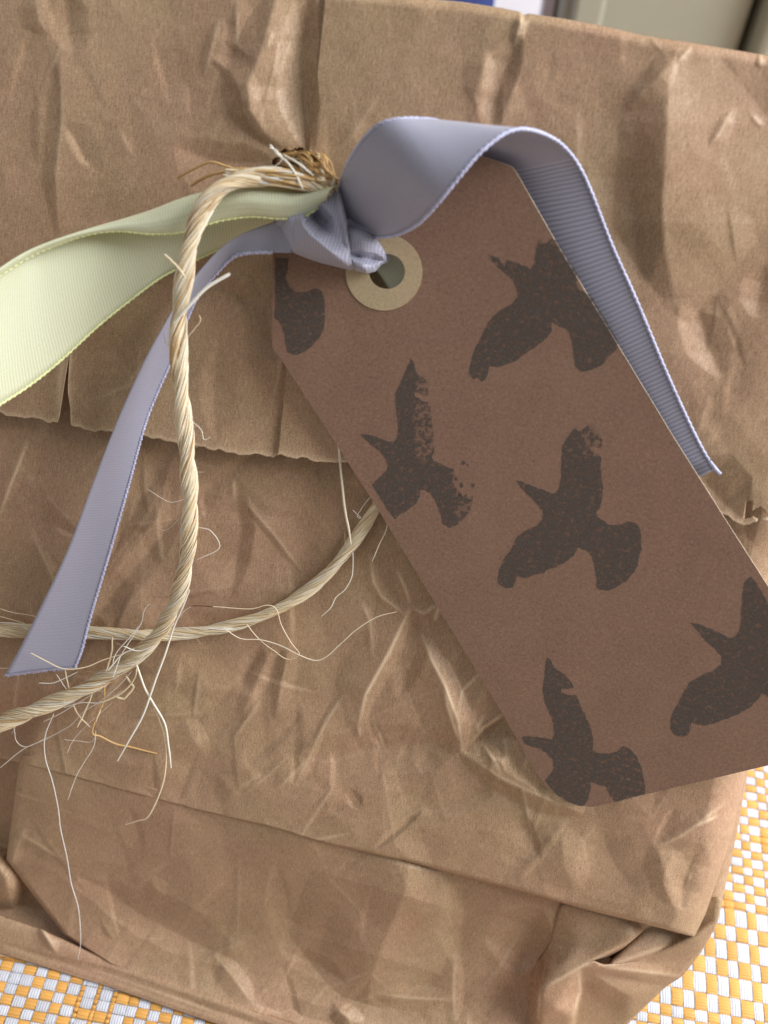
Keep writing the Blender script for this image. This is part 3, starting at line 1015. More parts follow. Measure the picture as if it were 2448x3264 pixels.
def corner():
    """crumpled gusset at the lower right corner, a net of flat facets"""
    V = {
        'A': (1790, 2868, -6.5), 'A2': (1990, 2925, -6.0), 'B': (2019, 2992, -4.6), 'C': (1886, 3061, -4.8), 'D': (1723, 3153, -3.2), 'E': (1850, 3012, -6.2),
        'G': (1752, 3010, -9.0), 'Hh': (1680, 3110, -11.5), 'I': (2075, 2945, -11.0), 'J': (1952, 3050, -11.5), 'K': (2165, 2965, -12.0), 'L': (2132, 3010, -10.0),
        'Mm': (1937, 3079, -6.2), 'Nn': (2290, 2925, -10.0), 'Q': (2276, 2962, -11.5), 'Q2': (2230, 3040, -12.5), 'S': (2175, 3110, -12.5), 'T': (1912, 3078, -5.2),
        'T2': (1900, 3104, -6.6), 'S2': (2122, 3142, -12.6), 'U': (1999, 3262, -13.0), 'Vv': (1850, 3150, -9.0), 'W': (1846, 3084, -4.6), 'Z': (1826, 3236, -6.6),
        'Z2': (1716, 3256, -5.0), 'X': (1880, 3420, -15.0), 'Y': (1800, 3440, -13.5), 'Z3': (1700, 3450, -10.0), 'R': (2050, 3060, -9.5),
        'KK': (2215, 2985, -9.0), 'F1': (2010, 3170, -9.5), 'F2': (1920, 3200, -11.0), 'H2': (1640, 3290, -12.0), 'P2': (1770, 3210, -3.8),
        'O1': (2300, 2850, -12.0), 'O2': (2150, 2900, -13.0)}
    F = ['A A2 E', 'A2 B E', 'B C E', 'E C D', 'A E G', 'G E D', 'G D Hh', 'B I J', 'B J C', 'A2 I B', 'I K L', 'I L Mm', 'I Mm J', 'K KK L', 'L KK R', 'L R Mm', 'KK Nn Q', 'KK Q Q2',
         'KK Q2 R', 'R Q2 S', 'Mm R T', 'T R S', 'T S S2', 'T S2 T2', 'T2 S2 F1', 'F1 S2 U', 'T2 F1 F2', 'F1 U F2', 'T2 F2 Vv', 'F2 U X', 'F2 X Y', 'Vv F2 Y', 'Vv Y Z', 'C Mm T', 'C T W', 'C W D',
         'W T T2', 'W T2 Vv', 'W Vv P2', 'D W P2', 'Vv Z P2', 'P2 Z Z2', 'D P2 Z2', 'Hh D Z2', 'Hh Z2 H2', 'Z2 Z Y', 'Z2 Y Z3', 'H2 Z2 Z3', 'K Nn KK', 'I O2 K', 'O2 Nn K', 'O2 O1 Nn', 'A2 O2 I']
    keys = list(V)
    bm = bmesh.new()
    vs = {k: bm.verts.new((V[k][0], V[k][1], V[k][2] * 20)) for k in keys}
    for f in F:
        a = [vs[k] for k in f.split()]
        try:
            fc = bm.faces.new(a)
            if fc.normal.z < 0:
                fc.normal_flip()
        except ValueError:
            pass
    bmesh.ops.recalc_face_normals(bm, faces=bm.faces[:])
    bmesh.ops.subdivide_edges(bm, edges=bm.edges[:], cuts=7, use_grid_fill=True)
    co = np.array([v.co[:] for v in bm.verts])
    bnd = np.array([v.is_boundary for v in bm.verts])
    for _ in range(3):
        new = co.copy()
        for v in bm.verts:
            nb = [e.other_vert(v).index for e in v.link_edges if (not bnd[v.index]) or e.is_boundary]
            if nb:
                new[v.index] = 0.5 * co[v.index] + 0.5 * co[nb].mean(0)
        co = new
        bm.verts.ensure_lookup_table()
    X, Y, H = co[:, 0], co[:, 1], co[:, 2] / 20
    H = H + 0.10 * sample(TIN_C, X, Y) + 0.12 * sample(TIN_B, X, Y)
    _, wr = creases(X, Y, [([(2019, 2992), (1886, 3061), (1723, 3153)], 1, 20, 20, .5), ([(1912, 3078), (2050, 3095), (2175, 3110)], 1, 20, 20, .6), ([(1937, 3079), (2132, 3010)], 1, 20, 20, .5),
                           ([(1846, 3084), (1850, 3150), (1826, 3236)], 1, 20, 20, .6), ([(1723, 3153), (1716, 3256)], 1, 20, 20, .6), ([(1900, 3104), (2010, 3170)], 1, 20, 20, .3)])
    H = np.maximum(H, table_h(X, Y, 0.0008))
    pts = P(X, Y, H)
    faces = [[v.index for v in f.verts] for f in bm.faces]
    bm.free()
    build('corner_folds', pts, faces, M_PAPER, bag, uv=face_uv(pts), attrs={'wear': wr}, solid=0.00013)
    T, S = np.meshgrid(np.linspace(0, 1, 70), np.linspace(0, 1, 60), indexing='ij')
    Yc = 2840 + T * 640
    XO = interp(Yc, [(2840, 2290), (2962, 2262), (3100, 2155), (3255, 1980), (3420, 1850), (3480, 1800)])
    X = 1600 + (XO - 1600) * S
    H = np.maximum(-17.0 + 0.6 * sample(TIN_B, X, Yc), table_h(X, Yc, 0.0009))
    pts = P(X, Yc, H)
    build('inner_gusset', pts, grid_faces(70, 60), M_PAPER, bag, uv=face_uv(pts), attrs={'wear': np.zeros(X.size)}, solid=0.00013)
    # outer gusset layer behind the front's right border, going down to the corner
    T, S = np.meshgrid(np.linspace(0, 1, 120), np.linspace(0, 1, 30), indexing='ij')
    Yc = 1500 + T * 1462
    XO = interp(Yc, [(1500, 2575), (1860, 2470), (2460, 2384), (2660, 2348), (2940, 2288), (2962, 2276)])
    X = XO - (1 - S) * 150
    H = -11.0 - 4.0 * (1 - S) + 0.8 * sample(TIN_B, X, Yc) - 5 * S ** 6
    pts = P(X, Yc + (1 - S) * 60, H)
    build('side_gusset', pts, grid_faces(120, 30), M_PAPER, bag, uv=face_uv(pts), attrs={'wear': np.zeros(X.size)}, solid=0.00013)


corner()


def back():
    # rear panel from the top fold down to the cloth, and the two side walls
    n = 60
    i = np.linspace(0, len(top_cs) - 1, n).astype(int)
    tl = top_line[i]
    foot = np.stack([np.linspace(-0.092, 0.082, n), 0.155 - 0.02 * np.linspace(0, 1, n), np.full(n, 0.0006)], -1)
    T = np.linspace(0, 1, 70)[:, None, None]
    pts = tl[None] * (1 - T) + foot[None] * T
    bulge = np.sin(np.pi * T[..., 0]) * 0.012
    pts[..., 1] += bulge
    X, Y = np.meshgrid(np.linspace(0, 2600, n), np.linspace(0, 3200, 70))
    pts[..., 1] += 0.0008 * sample(TIN_A, X, Y) + 0.0003 * sample(TIN_B, X, Y)
    pts[0] = tl
    build('back_panel', pts, grid_faces(70, n, flip=True), M_PAPER, bag, uv=np.stack([pts[..., 0] * 1000, pts[..., 2] * 1000], -1), attrs={'wear': np.zeros(X.size)}, solid=0.00013)
    for col, bc, sgn in ((-1, -1, 1), (0, 0, -1)):
        fr = body_pts[::6, col]
        k = len(fr)
        br = pts[np.linspace(12, 69, k).astype(int), bc]
        S = np.linspace(0, 1, 24)[None, :, None]
        side = fr[:, None] * (1 - S) + br[:, None] * S
        pleat = (1 - np.abs(2 * S[..., 0] - 1)) * 0.016 * np.linspace(0.5, 1, k)[:, None]
        side[..., 0] -= sgn * pleat
        build('side_wall', side, grid_faces(k, 24, flip=(sgn < 0)), M_PAPER, bag, uv=np.stack([side[..., 1] * 1000, side[..., 2] * 1000], -1), attrs={'wear': np.zeros(k * 24)})


back()

# ------------------------------------------------------------------ gift tag
TAG = [(868, 1108), (886, 1130), (1010, 1320), (1190, 1600), (1330, 1828), (1480, 2074), (1600, 2272), (1690, 2430), (1712, 2468), (1738, 2503), (1770, 2532), (1806, 2553), (1845, 2567), (1885, 2572), (1930, 2563), (2000, 2546),
       (2448, 2440), (2690, 2383), (2735, 2362), (2755, 2335), (2745, 2300), (2448, 1868), (2330, 1684), (2150, 1398), (1900, 985), (1780, 785), (1645, 548), (1632, 532), (1615, 525), (1352, 433), (1095, 606), (856, 772), (870, 812), (868, 960)]
tag = thing('gift_tag', 'brown card gift tag stamped with dark birds, tied on by lavender ribbon', 'gift tag', TP(np.array([1800.0]), np.array([2500.0]))[0])


def flat_shape(outer, holes, off, thick, name, mat, parent, wearfn=None, dens=None, edge_mat=None):
    loops = [outer] + holes
    pts, edges = [], []
    for lp in loops:
        b = len(pts)
        pts += [Vector((float(x), float(y))) for x, y in lp]
        edges += [(b + i, b + (i + 1) % len(lp)) for i in range(len(lp))]
    if dens:
        o = np.array(outer, float)
        mn, mx = o.min(0), o.max(0)
        for gx in np.arange(mn[0], mx[0], dens):
            for gy in np.arange(mn[1], mx[1], dens):
                pts.append(Vector((gx + rnd.uniform(-3, 3), gy + rnd.uniform(-3, 3))))
    v, e, f, _, _, _ = delaunay_2d_cdt(pts, edges, [], 0, 1e-5)
    va = np.array([(p.x, p.y) for p in v])

    def inside(poly, x, y):
        c = False
        n = len(poly)
        for i in range(n):
            x1, y1 = poly[i]
            x2, y2 = poly[(i + 1) % n]
            if (y1 > y) != (y2 > y) and x < (x2 - x1) * (y - y1) / (y2 - y1) + x1:
                c = not c
        return c
    faces = []
    for t in f:
        cx, cy = va[list(t)].mean(0)
        if inside(outer, cx, cy) and not any(inside(h, cx, cy) for h in holes):
            a, b, c = va[t[0]], va[t[1]], va[t[2]]
            cr = (b[0] - a[0]) * (c[1] - a[1]) - (b[1] - a[1]) * (c[0] - a[0])
            faces.append(tuple(t) if cr < 0 else tuple(t[::-1]))
    used = sorted({i for t in faces for i in t})
    mp = {o: k for k, o in enumerate(used)}
    faces = [tuple(mp[i] for i in t) for t in faces]
    va = va[used]
    pts3 = TP(va[:, 0], va[:, 1], off)
    w = np.zeros(len(va)) if wearfn is None else np.array([wearfn(x, y) for x, y in va])
    ob = build(name, pts3, faces, mat, parent, uv=face_uv(pts3), smooth=False, attrs={'wear': w})
    if thick:
        s = ob.modifiers.new('thickness', 'SOLIDIFY')
        s.thickness, s.offset = thick, -1.0
        if edge_mat:
            ob.data.materials.append(edge_mat)
            s.material_offset_rim = 1
            bv = ob.modifiers.new('cut_edge', 'BEVEL')
            bv.width, bv.segments, bv.limit_method, bv.angle_limit, bv.material = 0.00014, 2, 'ANGLE', math.radians(50), 1
    return ob


def circle(cx, cy, rx, ry, n=48):
    return [(cx + rx * math.cos(2 * math.pi * i / n), cy + ry * math.sin(2 * math.pi * i / n)) for i in range(n)]


HOLE = circle(1233, 865, 60, 58)
flat_shape(TAG, [HOLE], 0.0, 0.00045, 'card', M_CARD, tag, dens=60, edge_mat=plain('card_core', (0.50, 0.40, 0.30, 1), 0.7, 0.3, 0.2, 900))
flat_shape(circle(1224, 868, 122, 122, 64), [circle(1233, 865, 58, 56)], 0.13, 0.00010, 'hole_reinforcement', M_RING, tag)


def zoomed(pts, ox, oy, k):
    return [(ox + x / k, oy + y / k) for x, y in pts]


BIRDS = []
BIRDS.append((zoomed([(420, 590), (470, 600), (560, 640), (650, 668), (715, 700), (745, 690), (775, 640), (788, 560), (792, 430), (795, 310), (830, 250), (880, 180), (905, 165), (930, 190), (955, 185), (1010, 140), (1060, 165), (1105, 205), (1120, 260), (1125, 300), (1105, 325), (1050, 322), (1010, 318), (1040, 350), (1090, 375), (1118, 405), (1110, 470), (1115, 560), (1130, 650), (1120, 740), (1105, 815), (1070, 855), (1095, 890), (1170, 950), (1220, 955), (1290, 945), (1330, 925), (1390, 935), (1425, 975), (1440, 1040), (1437, 1110), (1448, 1150), (1425, 1200), (1415, 1270), (1380, 1340), (1310, 1415), (1240, 1460), (1160, 1488), (1095, 1480), (1072, 1455), (1078, 1390), (1060, 1290), (1040, 1215), (990, 1160), (925, 1135), (890, 1205), (830, 1250), (740, 1300), (660, 1325), (650, 1350), (580, 1355), (505, 1385), (430, 1370), (415, 1420), (395, 1460), (340, 1470), (285, 1440), (270, 1390), (280, 1330), (320, 1230), (380, 1150), (420, 1065), (480, 1010), (590, 960), (635, 905), (640, 850), (590, 780), (520, 710), (470, 660)], 1480, 1300, 2.552),
              lambda x, y: 0.9 if (y < 1450 and x > 1870) else (0.35 if y < 1520 else 0.0)))
BIRDS.append((zoomed([(95, 1010), (160, 1010), (300, 1050), (400, 1090), (480, 1105), (520, 1050), (530, 920), (510, 750), (497, 560), (540, 470), (600, 330), (650, 210), (675, 150), (710, 190), (730, 280), (760, 340), (830, 380), (870, 420), (880, 480), (885, 540), (870, 580), (800, 560), (720, 530), (720, 580), (800, 630), (900, 660), (910, 720), (905, 800), (920, 900), (935, 1000), (940, 1150), (945, 1220), (915, 1270), (940, 1320), (1020, 1350), (1100, 1390), (1160, 1410), (1165, 1480), (1150, 1560), (1200, 1650), (1270, 1720), (1340, 1740), (1385, 1710), (1375, 1800), (1350, 1880), (1290, 1970), (1190, 2050), (1110, 2080), (1040, 2040), (1025, 1960), (990, 1860), (950, 1760), (900, 1690), (830, 1650), (780, 1650), (780, 1720), (740, 1800), (640, 1880), (560, 1920), (495, 1985), (430, 1900), (330, 1740), (235, 1590), (300, 1520), (390, 1440), (415, 1370), (370, 1270), (270, 1170), (160, 1080)], 1120, 1100, 3.568),
              lambda x, y: 0.85 if (x > 1325 and 1190 < y < 1460) else (0.8 if x > 1440 else 0.15)))
BIRDS.append((zoomed([(335, 210), (440, 240), (470, 280), (500, 340), (520, 265), (600, 285), (700, 320), (740, 345), (790, 290), (785, 220), (800, 120), (825, 60), (850, 110), (900, 100), (940, 60), (985, 75), (1060, 190), (1150, 340), (1215, 440), (1170, 470), (1200, 540), (1270, 580), (1310, 590), (1440, 800), (1572, 1030), (1565, 1095), (1490, 1170), (1420, 1255), (1330, 1300), (1230, 1318), (1170, 1270), (1150, 1190), (1145, 1080), (1110, 950), (1070, 910), (1010, 890), (940, 850), (950, 920), (900, 1000), (800, 1080), (690, 1150), (610, 1215), (500, 1255), (430, 1275), (360, 1265), (345, 1330), (320, 1390), (280, 1415), (235, 1375), (200, 1395), (165, 1330), (165, 1270), (210, 1130), (270, 1000), (340, 850), (440, 750), (560, 680), (625, 610), (610, 520), (570, 450), (480, 370), (400, 290)], 1440, 740, 2.9625),
              lambda x, y: 0.55 if (x < 1700 and y < 900) else (0.6 if y < 800 else 0.1)))
BIRDS.append((zoomed([(460, 110), (500, 140), (520, 190), (560, 240), (640, 285), (690, 350), (735, 415), (690, 435), (610, 430), (600, 460), (660, 490), (760, 500), (790, 580), (850, 700), (900, 820), (930, 950), (920, 1060), (990, 1090), (1090, 1095), (1170, 1070), (1230, 1015), (1310, 1050), (1370, 1120), (1410, 1210), (1440, 1330), (1460, 1480), (1450, 1505), (1300, 1545), (1150, 1585), (1100, 1520), (1060, 1430), (980, 1410), (900, 1380), (905, 1450), (880, 1550), (830, 1625), (760, 1622), (660, 1580), (560, 1510), (490, 1440), (435, 1365), (500, 1290), (525, 1230), (515, 1150), (450, 1080), (340, 1030), (230, 990), (195, 920), (280, 915), (430, 930), (510, 950), (535, 880), (520, 780), (470, 650), (425, 540), (412, 440), (430, 330), (440, 200)], 1600, 2060, 3.19),
              lambda x, y: 0.45 if (x > 1900 and y > 2380) else 0.12))
BIRDS.append((zoomed([(420, 730), (520, 745), (640, 790), (760, 845), (890, 910), (950, 880), (1000, 790), (1010, 620), (1020, 400), (1050, 260), (1125, 205), (1170, 260), (1300, 475), (1480, 760), (1700, 1100), (1750, 1500), (1600, 1650), (1400, 1640), (1290, 1560), (1240, 1530), (1200, 1610), (1120, 1690), (960, 1780), (820, 1830), (700, 1880), (580, 1905), (440, 1870), (430, 1940), (400, 2010), (330, 2030), (250, 2010), (200, 1930), (210, 1810), (270, 1680), (350, 1530), (430, 1400), (560, 1330), (700, 1270), (780, 1200), (780, 1110), (720, 1040), (600, 940), (520, 830)], 2080, 1780, 3.568),
              lambda x, y: 0.05))
BIRDS.append((zoomed([(152, 262), (330, 265), (325, 420), (285, 530), (340, 640), (430, 710), (540, 710), (640, 670), (700, 660), (770, 700), (800, 780), (815, 900), (812, 1060), (790, 1220), (730, 1330), (620, 1440), (500, 1520), (400, 1545), (310, 1500), (290, 1400), (270, 1260), (220, 1120), (145, 1050), (150, 900), (152, 600)], 840, 760, 4.1475),
              lambda x, y: 0.05))


def densify(poly, k=2, amp=1.6):
    out = []
    n = len(poly)
    for i in range(n):
        a, b = np.array(poly[i]), np.array(poly[(i + 1) % n])
        out.append(tuple(a))
        m = max(1, int(np.linalg.norm(b - a) / 9))
        d = b - a
        nn = np.array([-d[1], d[0]]) / (np.linalg.norm(d) + 1e-6)
        for j in range(1, m):
            out.append(tuple(a + d * j / m + nn * rnd.uniform(-amp, amp)))
    return out


for poly, wf in BIRDS:
    flat_shape(densify(poly), [], 0.03, 0.0, 'bird_stamp', M_INK, tag, wearfn=wf, dens=26)
# stray ink dots next to the worn bird
for cx, cy, r0 in [(1477, 1476, 6), (1490, 1482, 4), (1454, 1527, 6), (1471, 1546, 7), (1508, 1546, 6), (1466, 1577, 6), (1485, 1580, 4), (1452, 1560, 4), (1444, 1500, 4)]:
    flat_shape([(cx + r0 * math.cos(a) * rnd.uniform(.8, 1.2), cy + r0 * 1.2 * math.sin(a) * rnd.uniform(.8, 1.2)) for a in np.linspace(0, 5.6, 9)], [], 0.03, 0.0, 'ink_dot', M_INK, tag)

# ------------------------------------------------------------------ ribbons
def strip(name, A, B, mat, parent, n, m=14, bow=0.0, pin=None, widthmm=10.0, selv=None, selv_mat=None, selv_r=0.20, edges=(True, True)):
    a, b = catmull2(A, B, n)
    pa, pb = P(a[:, 0], a[:, 1], a[:, 2]), P(b[:, 0], b[:, 1], b[:, 2])
    t = np.linspace(0, 1, m)[None, :, None]
    pts = pa[:, None] * (1 - t) + pb[:, None] * t
    if bow:
        mid = (pa + pb) / 2
        tang = np.gradient(mid, axis=0)
        nrm = np.cross(tang, pb - pa)
        nrm /= np.linalg.norm(nrm, axis=1)[:, None] + 1e-9
        bw = np.broadcast_to(np.asarray(bow, float), (n,)) / 1000
        pts = pts + nrm[:, None] * (np.sin(np.pi * t) * bw[:, None, None])
    mid = pts[:, m // 2]
    v = np.concatenate([[0], np.cumsum(np.linalg.norm(np.diff(mid, axis=0), axis=1))]) * 1000
    uv = np.stack([np.broadcast_to(np.linspace(0, widthmm, m)[None], (n, m)), np.broadcast_to(v[:, None], (n, m))], -1)
    o = build(name, pts, grid_faces(n, m), mat, parent, uv=uv, solid=0.00012)
    if selv:
        for k, col in enumerate((0, m - 1)):
            if edges[k]:
                tube('selvedge', pts[:, col], selv_r, selv_mat, parent, bead=0.42)
    return o, pts


def resample(path, step):
    d = np.concatenate([[0], np.cumsum(np.linalg.norm(np.diff(path, axis=0), axis=1))])
    n = max(4, int(d[-1] / step))
    s = np.linspace(0, d[-1], n)
    return np.stack([np.interp(s, d, path[:, k]) for k in range(3)], -1), s


def frames(p):
    t = np.gradient(p, axis=0)
    t /= np.linalg.norm(t, axis=1)[:, None] + 1e-12
    ref = np.array([0.31, -0.62, 0.72])
    u = np.cross(t, ref)
    u /= np.linalg.norm(u, axis=1)[:, None] + 1e-12
    w = np.cross(t, u)
    return t, u, w


def tube_arrays(p, rad, sides):
    n = len(p)
    _, u, w = frames(p)
    a = np.linspace(0, 2 * math.pi, sides, endpoint=False)
    r = np.broadcast_to(np.asarray(rad, float), (n,))
    v = p[:, None] + (u[:, None] * np.cos(a)[None, :, None] + w[:, None] * np.sin(a)[None, :, None]) * r[:, None, None]
    i = np.arange(n - 1)[:, None] * sides
    j = np.arange(sides)[None, :]
    j2 = (j + 1) % sides
    f = np.stack([i + j, i + j2, i + sides + j2, i + sides + j], -1).reshape(-1, 4)
    return v.reshape(-1, 3), f


def tube(name, path, r_mm, mat, parent, bead=0.0, sides=6):
    step = 0.00010 if bead else 0.0004
    p, s = resample(np.asarray(path), step)
    r = np.full(len(p), r_mm / 1000)
    if bead:
        r = r * (0.80 + 0.32 * np.abs(np.sin(np.pi * s * 1000 / bead)))
        p = p + frames(p)[1] * (0.05 / 1000 * np.sin(2 * np.pi * s * 1000 / 0.84))[:, None]
    v, f = tube_arrays(p, r, sides)
    return build(name, v, f, mat, parent)


rib = thing('lavender_ribbon', 'lavender satin ribbon knotted through the gift tag hole', 'ribbon', P(np.array([1000.0]), np.array([850.0]), np.array([2.0]))[0])
# loop rising from the knot, folding over and running down behind the tag
LA = [(1078, 650, 5), (1084, 590, 7), (1108, 520, 11), (1150, 452, 14), (1198, 402, 16), (1245, 383, 16.5), (1295, 377, 16), (1340, 378, 14.5), (1372, 380, 12.5), (1400, 386, 10), (1425, 402, 8), (1455, 440, 6), (1500, 500, 4.6),
      (1568, 575, 3.4), (1636, 650, 2.9), (1745, 850, 2.6), (1835, 1050, 2.4), (1935, 1290, 2.2), (2025, 1480, 2.0), (2075, 1590, 2.0)]
LB = [(1100, 748, 4), (1140, 752, 4.8), (1200, 755, 6.5), (1265, 748, 9.5), (1330, 715, 14), (1392, 652, 18), (1455, 575, 19.5), (1525, 492, 19.5), (1598, 432, 18.5), (1650, 412, 17), (1697, 415, 15), (1745, 432, 11), (1792, 462, 8.5),
      (1840, 520, 6.4), (1882, 605, 5.4), (1952, 785, 4.6), (2030, 960, 4.4), (2130, 1200, 4.4), (2220, 1395, 3.6), (2278, 1498, 3.2)]
nl = 260
split = 108
a_all, b_all = catmull2(LA, LB, nl)


def strip_raw(name, a, b, mat, bow, v0=0.0, m=16):
    n = len(a)
    pa, pb = P(a[:, 0], a[:, 1], a[:, 2]), P(b[:, 0], b[:, 1], b[:, 2])
    t = np.linspace(0, 1, m)[None, :, None]
    pts = pa[:, None] * (1 - t) + pb[:, None] * t
    tang = np.gradient((pa + pb) / 2, axis=0)
    nrm = np.cross(tang, pb - pa)
    nrm /= np.linalg.norm(nrm, axis=1)[:, None] + 1e-9
    pts = pts + nrm[:, None] * (np.sin(np.pi * t) * (np.asarray(bow) / 1000)[:, None, None])
    v = np.concatenate([[0], np.cumsum(np.linalg.norm(np.diff(pb, axis=0), axis=1))]) * 1000 + v0
    uv = np.stack([np.broadcast_to(np.linspace(0, 10, m)[None], (n, m)), np.broadcast_to(v[:, None], (n, m))], -1)
    return pts, uv


bw = np.interp(np.arange(nl), [0, 20, 50, 90, 130, nl], [0.0, -1.0, -0.8, 0.2, 0.2, 0.1])
pts, uv = strip_raw('loop', a_all, b_all, None, bw)
mid_row = np.repeat((np.arange(nl - 1) >= split).astype(int), pts.shape[1] - 1)
build('loop', pts, grid_faces(nl, pts.shape[1]), M_SATIN, rib, uv=uv, mats=[M_SATIN, M_RIB], midx=mid_row, solid=0.00010)
tube('selvedge', pts[4:, -1], 0.24, M_SELV, rib, bead=0.46)
tube('selvedge', pts[4:, 0], 0.20, M_SELV, rib, bead=0.46)
# frayed stub at the loop's end
_p = P(np.array([2262., 2285, 2297]), np.array([1470., 1500, 1512]), np.array([4.0, 4.0, 4.2]))
tube('frayed_tip', _p, 0.30, M_SELV, rib)

# long tail to the lower left
TL = [(925, 690, 7.5), (830, 722, 7.5), (760, 752, 7.5), (702, 795, 8), (655, 845, 8.6), (618, 890, 9), (572, 955, 9.2), (520, 1045, 9.2), (462, 1150, 9), (378, 1335, 8.2), (297, 1540, 7.0), (216, 1752, 5.8), (122, 1950, 4.8), (62, 2068, 4.2), (16, 2152, 3.8)]
TR = [(930, 806, 7.8), (830, 805, 7.6), (765, 812, 7.2), (728, 832, 6.6), (694, 868, 6), (660, 905, 5.6), (622, 960, 5), (580, 1060, 4.2), (540, 1162, 3.6), (468, 1335, 3.0), (410, 1545, 2.6), (350, 1758, 2.4), (290, 1960, 2.2), (262, 2068, 2.0), (240, 2126, 2.0)]
o, tp = strip('tail', TL, TR, M_SATIN, rib, 240, bow=-0.2)
tube('selvedge', tp[8:, -1], 0.24, M_SELV, rib, bead=0.46)
# fringe on the cut end
fv, ff, off = [], [], 0
for k in range(70):
    t = k / 69
    s0 = tp[-1, 0] * (1 - t) + tp[-1, -1] * t
    d = (tp[-1, 0] - tp[-8, 0])
    d = d / np.linalg.norm(d)
    ln = rnd.uniform(0.15, 0.75) / 1000
    q = np.array([s0 - d * 0.0003, s0 + d * ln * 0.5, s0 + d * ln + EU * rnd.uniform(-2e-4, 2e-4)])
    v, f = tube_arrays(q, [5e-5, 5e-5, 3e-5], 4)
    fv.append(v)
    ff.append(f + off)
    off += len(v)
o = build('cut_fringe', np.vstack(fv), np.vstack(ff), M_SELV, rib)
o['kind'] = 'stuff'


def blob(name, outline, centre, hfun, mat, parent, rings=40, nth=160, uvs=1.0):
    """a rounded knot piece: closed outline, domed to the height field"""
    o = np.array(outline + [outline[0]], float)
    d = np.concatenate([[0], np.cumsum(np.linalg.norm(np.diff(o, axis=0), axis=1))])
    s = np.linspace(0, d[-1], nth, endpoint=False)
    ox, oy = np.interp(s, d, o[:, 0]), np.interp(s, d, o[:, 1])
    for _ in range(2):
        ox = (np.roll(ox, 1) + 2 * ox + np.roll(ox, -1)) / 4
        oy = (np.roll(oy, 1) + 2 * oy + np.roll(oy, -1)) / 4
    r = np.sqrt(np.linspace(0, 1, rings))[:, None]
    r = np.vstack([np.linspace(0, 0.86, rings - 12)[:, None], np.linspace(0.875, 1, 12)[:, None]])
    X = centre[0] + (ox - centre[0])[None] * r
    Y = centre[1] + (oy - centre[1])[None] * r
    H = hfun(X, Y) - 3.2 * (1 - np.sqrt(np.clip(1 - np.clip((r - 0.72) / 0.28, 0, 1) ** 2, 0, 1)))
    pts = P(X, Y, H)
    # underside skirt
    sk = P(centre[0] + (ox - centre[0]) * 0.93, centre[1] + (oy - centre[1]) * 0.93, H[-1] - 2.0)
    pts = np.concatenate([pts, sk[None]], 0)
    nr = len(pts)
    i = np.arange(nr * nth).reshape(nr, nth)
    f = np.stack([i[:-1], np.roll(i[:-1], -1, 1), np.roll(i[1:], -1, 1), i[1:]], -1).reshape(-1, 4)
    uv = np.stack([pts @ ED * 1000 * uvs, pts @ EU * 1000 * uvs], -1)
    ob = build(name, pts, f, mat, parent, uv=uv)
    return ob


def knot_h(X, Y):
    H = 10.5 - ((X - 1010) / 150) ** 2 * 1.5 - ((Y - 745) / 130) ** 2 * 1.5
    h, _ = creases(X, Y, [
        ([(978, 668), (962, 706), (985, 745), (1045, 795), (1120, 850)], 3.0, 55, 40),
        ([(1068, 590), (1090, 660), (1108, 740), (1120, 850)], 3.4, 16, 50),
        ([(975, 668), (1010, 690), (1060, 740)], -4.5, 50, 34),
        ([(972, 672), (984, 676)], -9.0, 22, 22),
        ([(905, 690), (890, 730), (915, 790)], -2.4, 24, 28),
        ([(880, 715), (905, 765), (935, 800)], -2.8, 18, 20),
    ])
    return H + h


KNOT = [(1068, 574), (1080, 600), (1094, 650), (1106, 702), (1112, 760), (1122, 810), (1134, 856), (1118, 862), (1070, 850), (1020, 838), (975, 822), (935, 806), (908, 778), (885, 745), (871, 718), (876, 692), (900, 676), (935, 670), (962, 666), (985, 668), (1008, 650), (1032, 614), (1050, 590)]
blob('knot_wrap', KNOT, (1005, 750), knot_h, M_KNOT, rib)


def strand_h(X, Y):
    H = 9.0 - sstep(1150, 1245, X) * 4.0
    h, _ = creases(X, Y, [([(1105, 806), (1160, 822), (1225, 832)], -4.0, 18, 20), ([(1110, 760), (1170, 775), (1228, 812)], 0.8, 34, 34)])
    return H + h


blob('knot_strand', [(1098, 722), (1135, 724), (1172, 740), (1205, 764), (1228, 788), (1246, 812), (1240, 838), (1215, 846), (1196, 866), (1168, 873), (1132, 862), (1110, 840)], (1160, 800), strand_h, M_KNOT, rib)
# dark inner side of the loop by the knot
strip('loop_lining', [(1090, 690, 6), (1130, 700, 6), (1190, 690, 7), (1250, 690, 8.5)], [(1104, 742, 4), (1150, 750, 4.2), (1215, 752, 5.5), (1275, 740, 8)], M_SATIN, rib, 40, bow=-1.2)

# lime ribbon ------------------------------------------------------------
lime = thing('lime_ribbon', 'pale yellow green satin ribbon streaming left from the twine knot', 'ribbon', P(np.array([400.0]), np.array([900.0]), np.array([1.0]))[0])
YT = [(-90, 930, 17), (0, 868, 14.5), (70, 820, 12.6), (140, 783, 10.8), (255, 742, 8.6), (360, 708, 6.8), (480, 670, 6.5), (580, 632, 7), (690, 602, 7.5), (790, 592, 7.8), (880, 597, 8), (965, 610, 8), (1078, 590, 8)]
YF = [(-88, 936, 17.8), (3, 876, 15.4), (74, 830, 13.6), (146, 794, 12.2), (262, 752, 10.8), (370, 736, 10.2), (490, 746, 10.4), (590, 737, 10.4), (700, 704, 10.2), (800, 690, 9.8), (888, 696, 9.5), (968, 690, 9.2), (1040, 640, 9)]
YB = [(-90, 1350, 19), (0, 1290, 16.5), (95, 1228, 13.8), (195, 1148, 11.2), (312, 1040, 8.6), (412, 960, 6.6), (512, 886, 5), (602, 840, 4.2), (692, 797, 3.8), (785, 757, 3.8), (870, 718, 4), (950, 700, 4.5), (1030, 650, 5)]
n = 220
yt, yb = catmull2(YT, YB, n)
